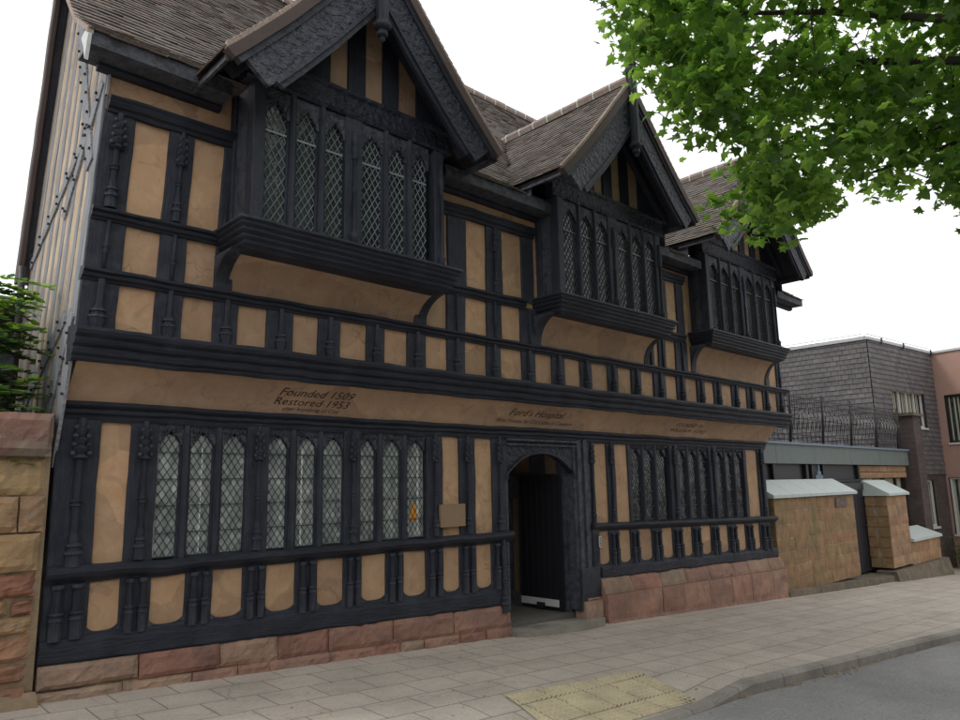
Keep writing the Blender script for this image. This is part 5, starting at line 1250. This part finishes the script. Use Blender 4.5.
def win(par, u0, u1, z0, z1, n_, fx, wf=WHIT):
    W_ = bpy.data.objects.new('window', None); COL.objects.link(W_); W_.parent = par
    m = MB(False, 0); fx(m, u0, u1, -.16, -.15, z0, z1); m.build('pane', GLSM, W_)
    m = MB(False, 0); k = 0; u = u0 + .05
    while u < u1 - .08:
        fx(m, u, u + U(.05, .10), -.145, -.14, z0 + .06, z1 - .06); u += U(.11, .17)
    m.build('curtain', CURT, W_)
    m = MB(False, 0)
    for q in range(n_ + 1):
        u = lerp(u0, u1 - .06, q / n_); fx(m, u, u + .06, -.12, -.06, z0, z1)
    fx(m, u0, u1, -.115, -.055, z1 - .06, z1); fx(m, u0, u1, -.115, -.055, z0, z0 + .07); m.build('frame', wf, W_)
    m = MB(False, 0); fx(m, u0 - .02, u1 + .02, -.15, .06, z0 - .07, z0 - .003); m.build('sill', WHIT, W_)
    m = MB(False, 0); fx(m, u1, u1 + .015, -.16, -.0, z0, z1); fx(m, u0 - .015, u0, -.16, 0, z0, z1); fx(m, u0, u1, -.16, 0, z1, z1 + .015); m.build('reveal', BLKM, W_)
win(BK, 1.45, 3.95, 3.36, 4.60, 4, wbox); win(BK, 2.95, 3.95, -.02, 1.55, 1, wbox)
# brick pillar beside the annex roof
PB = thing('brick_pillar', 'narrow dark brick pillar standing at the right end of the annex fascia', 'pillar')
mb = MB(False, 0); mb.box(24.97, 25.75, .35, .80, -1.5, 3.66); mb.build('shaft', DKBR, PB, uv=True)
mb = MB(False, .003); mb.box(24.85, 25.86, .28, .84, 3.66, 3.76); mb.build('cap', FOOT, PB)
# rendered block
RB2 = thing('rendered_building', 'pink brown rendered block with big windows at the right edge', 'building')
q0 = Vector((28.5, .5, 0)); q1 = Vector((27.6, -3.3, 0))
du2 = (q1 - q0).normalized(); dn2 = Vector((-1, .2, 0)).normalized(); dn2 = (dn2 - du2 * dn2.dot(du2)).normalized()
def rp(u, o, z): p = q0 + du2 * u + dn2 * o; return Vector((p.x, p.y, z))
def rbox(mb, u0, u1, o0, o1, z0, z1):
    v_ = [rp(u0, o0, z0), rp(u1, o0, z0), rp(u1, o1, z0), rp(u0, o1, z0), rp(u0, o0, z1), rp(u1, o0, z1), rp(u1, o1, z1), rp(u0, o1, z1)]
    mb.add(v_, [(0, 3, 2, 1), (4, 5, 6, 7), (0, 1, 5, 4), (1, 2, 6, 5), (2, 3, 7, 6), (3, 0, 4, 7)])
h2 = [(.30, 2.6, 2.85, 4.55), (.10, 2.6, -.35, 1.62)]
mb = MB(False, 0)
us = sorted({0, 3.9, .30, 2.6, .10}); zs2 = sorted({-2, top, 2.85, 4.55, -.35, 1.62})
for za, zb2 in zip(zs2, zs2[1:]):
    for ua, ub in zip(us, us[1:]):
        if any(h[0] <= ua and ub <= h[1] and h[2] <= za and zb2 <= h[3] for h in h2): continue
        mb.add([rp(ua, 0, za), rp(ub, 0, za), rp(ub, 0, zb2), rp(ua, 0, zb2)], [(0, 1, 2, 3)])
a_, b_ = rp(3.9, 0, 0), Vector((44, -3.6, 0))
mb.add([(a_.x, a_.y, -3), (b_.x, b_.y, -3), (b_.x, b_.y, top), (a_.x, a_.y, top)], [(0, 1, 2, 3)])
mb.add([rp(0, 0, top), rp(3.9, 0, top), Vector((44, -3.6, top)), Vector((44, 12, top)), Vector((28.6, 12, top))], [(0, 1, 2, 3, 4)])
mb.build('rendered_wall', RNDR, RB2)
mb = MB(False, 0); rbox(mb, 0, 3.95, -.05, .06, top, top + .08); mb.build('parapet_capping', CONC, RB2)
win(RB2, .30, 2.6, 2.85, 4.55, 2, rbox, BLKM); win(RB2, .10, 2.6, -.35, 1.62, 2, rbox)
# small planting at the foot of the brick block
PS = thing('low_shrub', 'small dark green shrub at the foot of the brick wall on the right', 'shrub')
sl2 = MB(False, 0); ss2 = MB(False, 0)
for q in range(26):
    a = Vector((28.0 + U(-.5, .5), -.1 + U(-.4, .4), -1.5)); b = a + Vector((U(-.3, .3), U(-.3, .3), U(.5, 1.1))); ss2.tube([a, a.lerp(b, .5) + Vector((.05, 0, 0)), b], .01, .004, 4)
    for k in range(26): add_leaf(sl2, a.lerp(b, U(.25, 1.05)) + Vector((U(-.12, .12), U(-.12, .12), 0)), U(.06, .11), LFT)
ss2.build('stem', BARK, PS); sl2.build('foliage', LEAS, PS)

# buildings and trees across the street, behind the camera (they shade and reflect in the front)
OB = thing('opposite_terrace', 'brick terrace across the street behind the viewer', 'building')
mb = MB(False, 0); mb.box(-14, 26, -22, -15.5, -2, 5.2); mb.build('brick_wall', DKBR, OB, uv=True)
mb = MB(False, 0); mb.poly([(-14.2, -15.2, 5.2), (-14.2, -18.7, 8.2), (-14.2, -22.3, 5.2)], (40.4, 0, 0)); mb.build('roof', TILE, OB)
for q in range(9):
    mb = MB(False, 0); x = -12 + 4.3 * q
    for z in (0.2, 2.9): mb.box(x, x + 1.2, -15.5, -15.44, z, z + 1.6)
    mb.build('window', GLSM, OB)

# ------------------------------------------------------------------ camera, light, world
cam = bpy.data.cameras.new('camera'); co = bpy.data.objects.new('camera', cam); COL.objects.link(co)
cam.sensor_width = 36; cam.lens = 36 * 721 / 960; cam.clip_end = 2000; cam.clip_start = .05
R3 = Matrix(((.7254966, -.1047206, -.680212), (-.6879611, -.1377545, -.7125539), (-.0190832, .9849149, -.171984)))
co.matrix_world = Matrix.Translation((-1.652346, -7.009601, 1.65)) @ R3.to_4x4()
scene.camera = co
sun = bpy.data.lights.new('sun', 'SUN'); so_ = bpy.data.objects.new('sun', sun); COL.objects.link(so_)
sun.energy = .9; sun.angle = math.radians(14); sun.color = (1, .96, .9)
sd = Vector((-.50, .42, .76)).normalized()       # towards the sun
so_.rotation_euler = sd.to_track_quat('Z', 'Y').to_euler()
w = bpy.data.worlds.new('World'); scene.world = w; w.use_nodes = True; t = w.node_tree; bg = t.nodes['Background']
sky = nd(t, 'ShaderNodeTexSky'); sky.sky_type = 'NISHITA'; sky.sun_disc = False
sky.sun_elevation = math.asin(sd.z); sky.sun_rotation = math.atan2(sd.x, sd.y)
tc = nd(t, 'ShaderNodeTexCoord'); cn = noi(t, tc.outputs['Generated'], 2.2, 5, .55)
cloud = ramp(t, cn, [(.3, (9.0, 9.1, 9.3)), (.7, (9.6, 9.6, 9.7))])
lk(t, mix(t, .93, sky.outputs[0], cloud), bg.inputs['Color']); bg.inputs['Strength'].default_value = .115
scene.render.engine = 'CYCLES'; scene.cycles.max_bounces = 6; scene.cycles.diffuse_bounces = 3
scene.view_settings.view_transform = 'Standard'; scene.view_settings.look = 'None'; scene.view_settings.gamma = 1; scene.view_settings.exposure = .34
scene.view_settings.use_curve_mapping = False
bpy.context.view_layer.update()
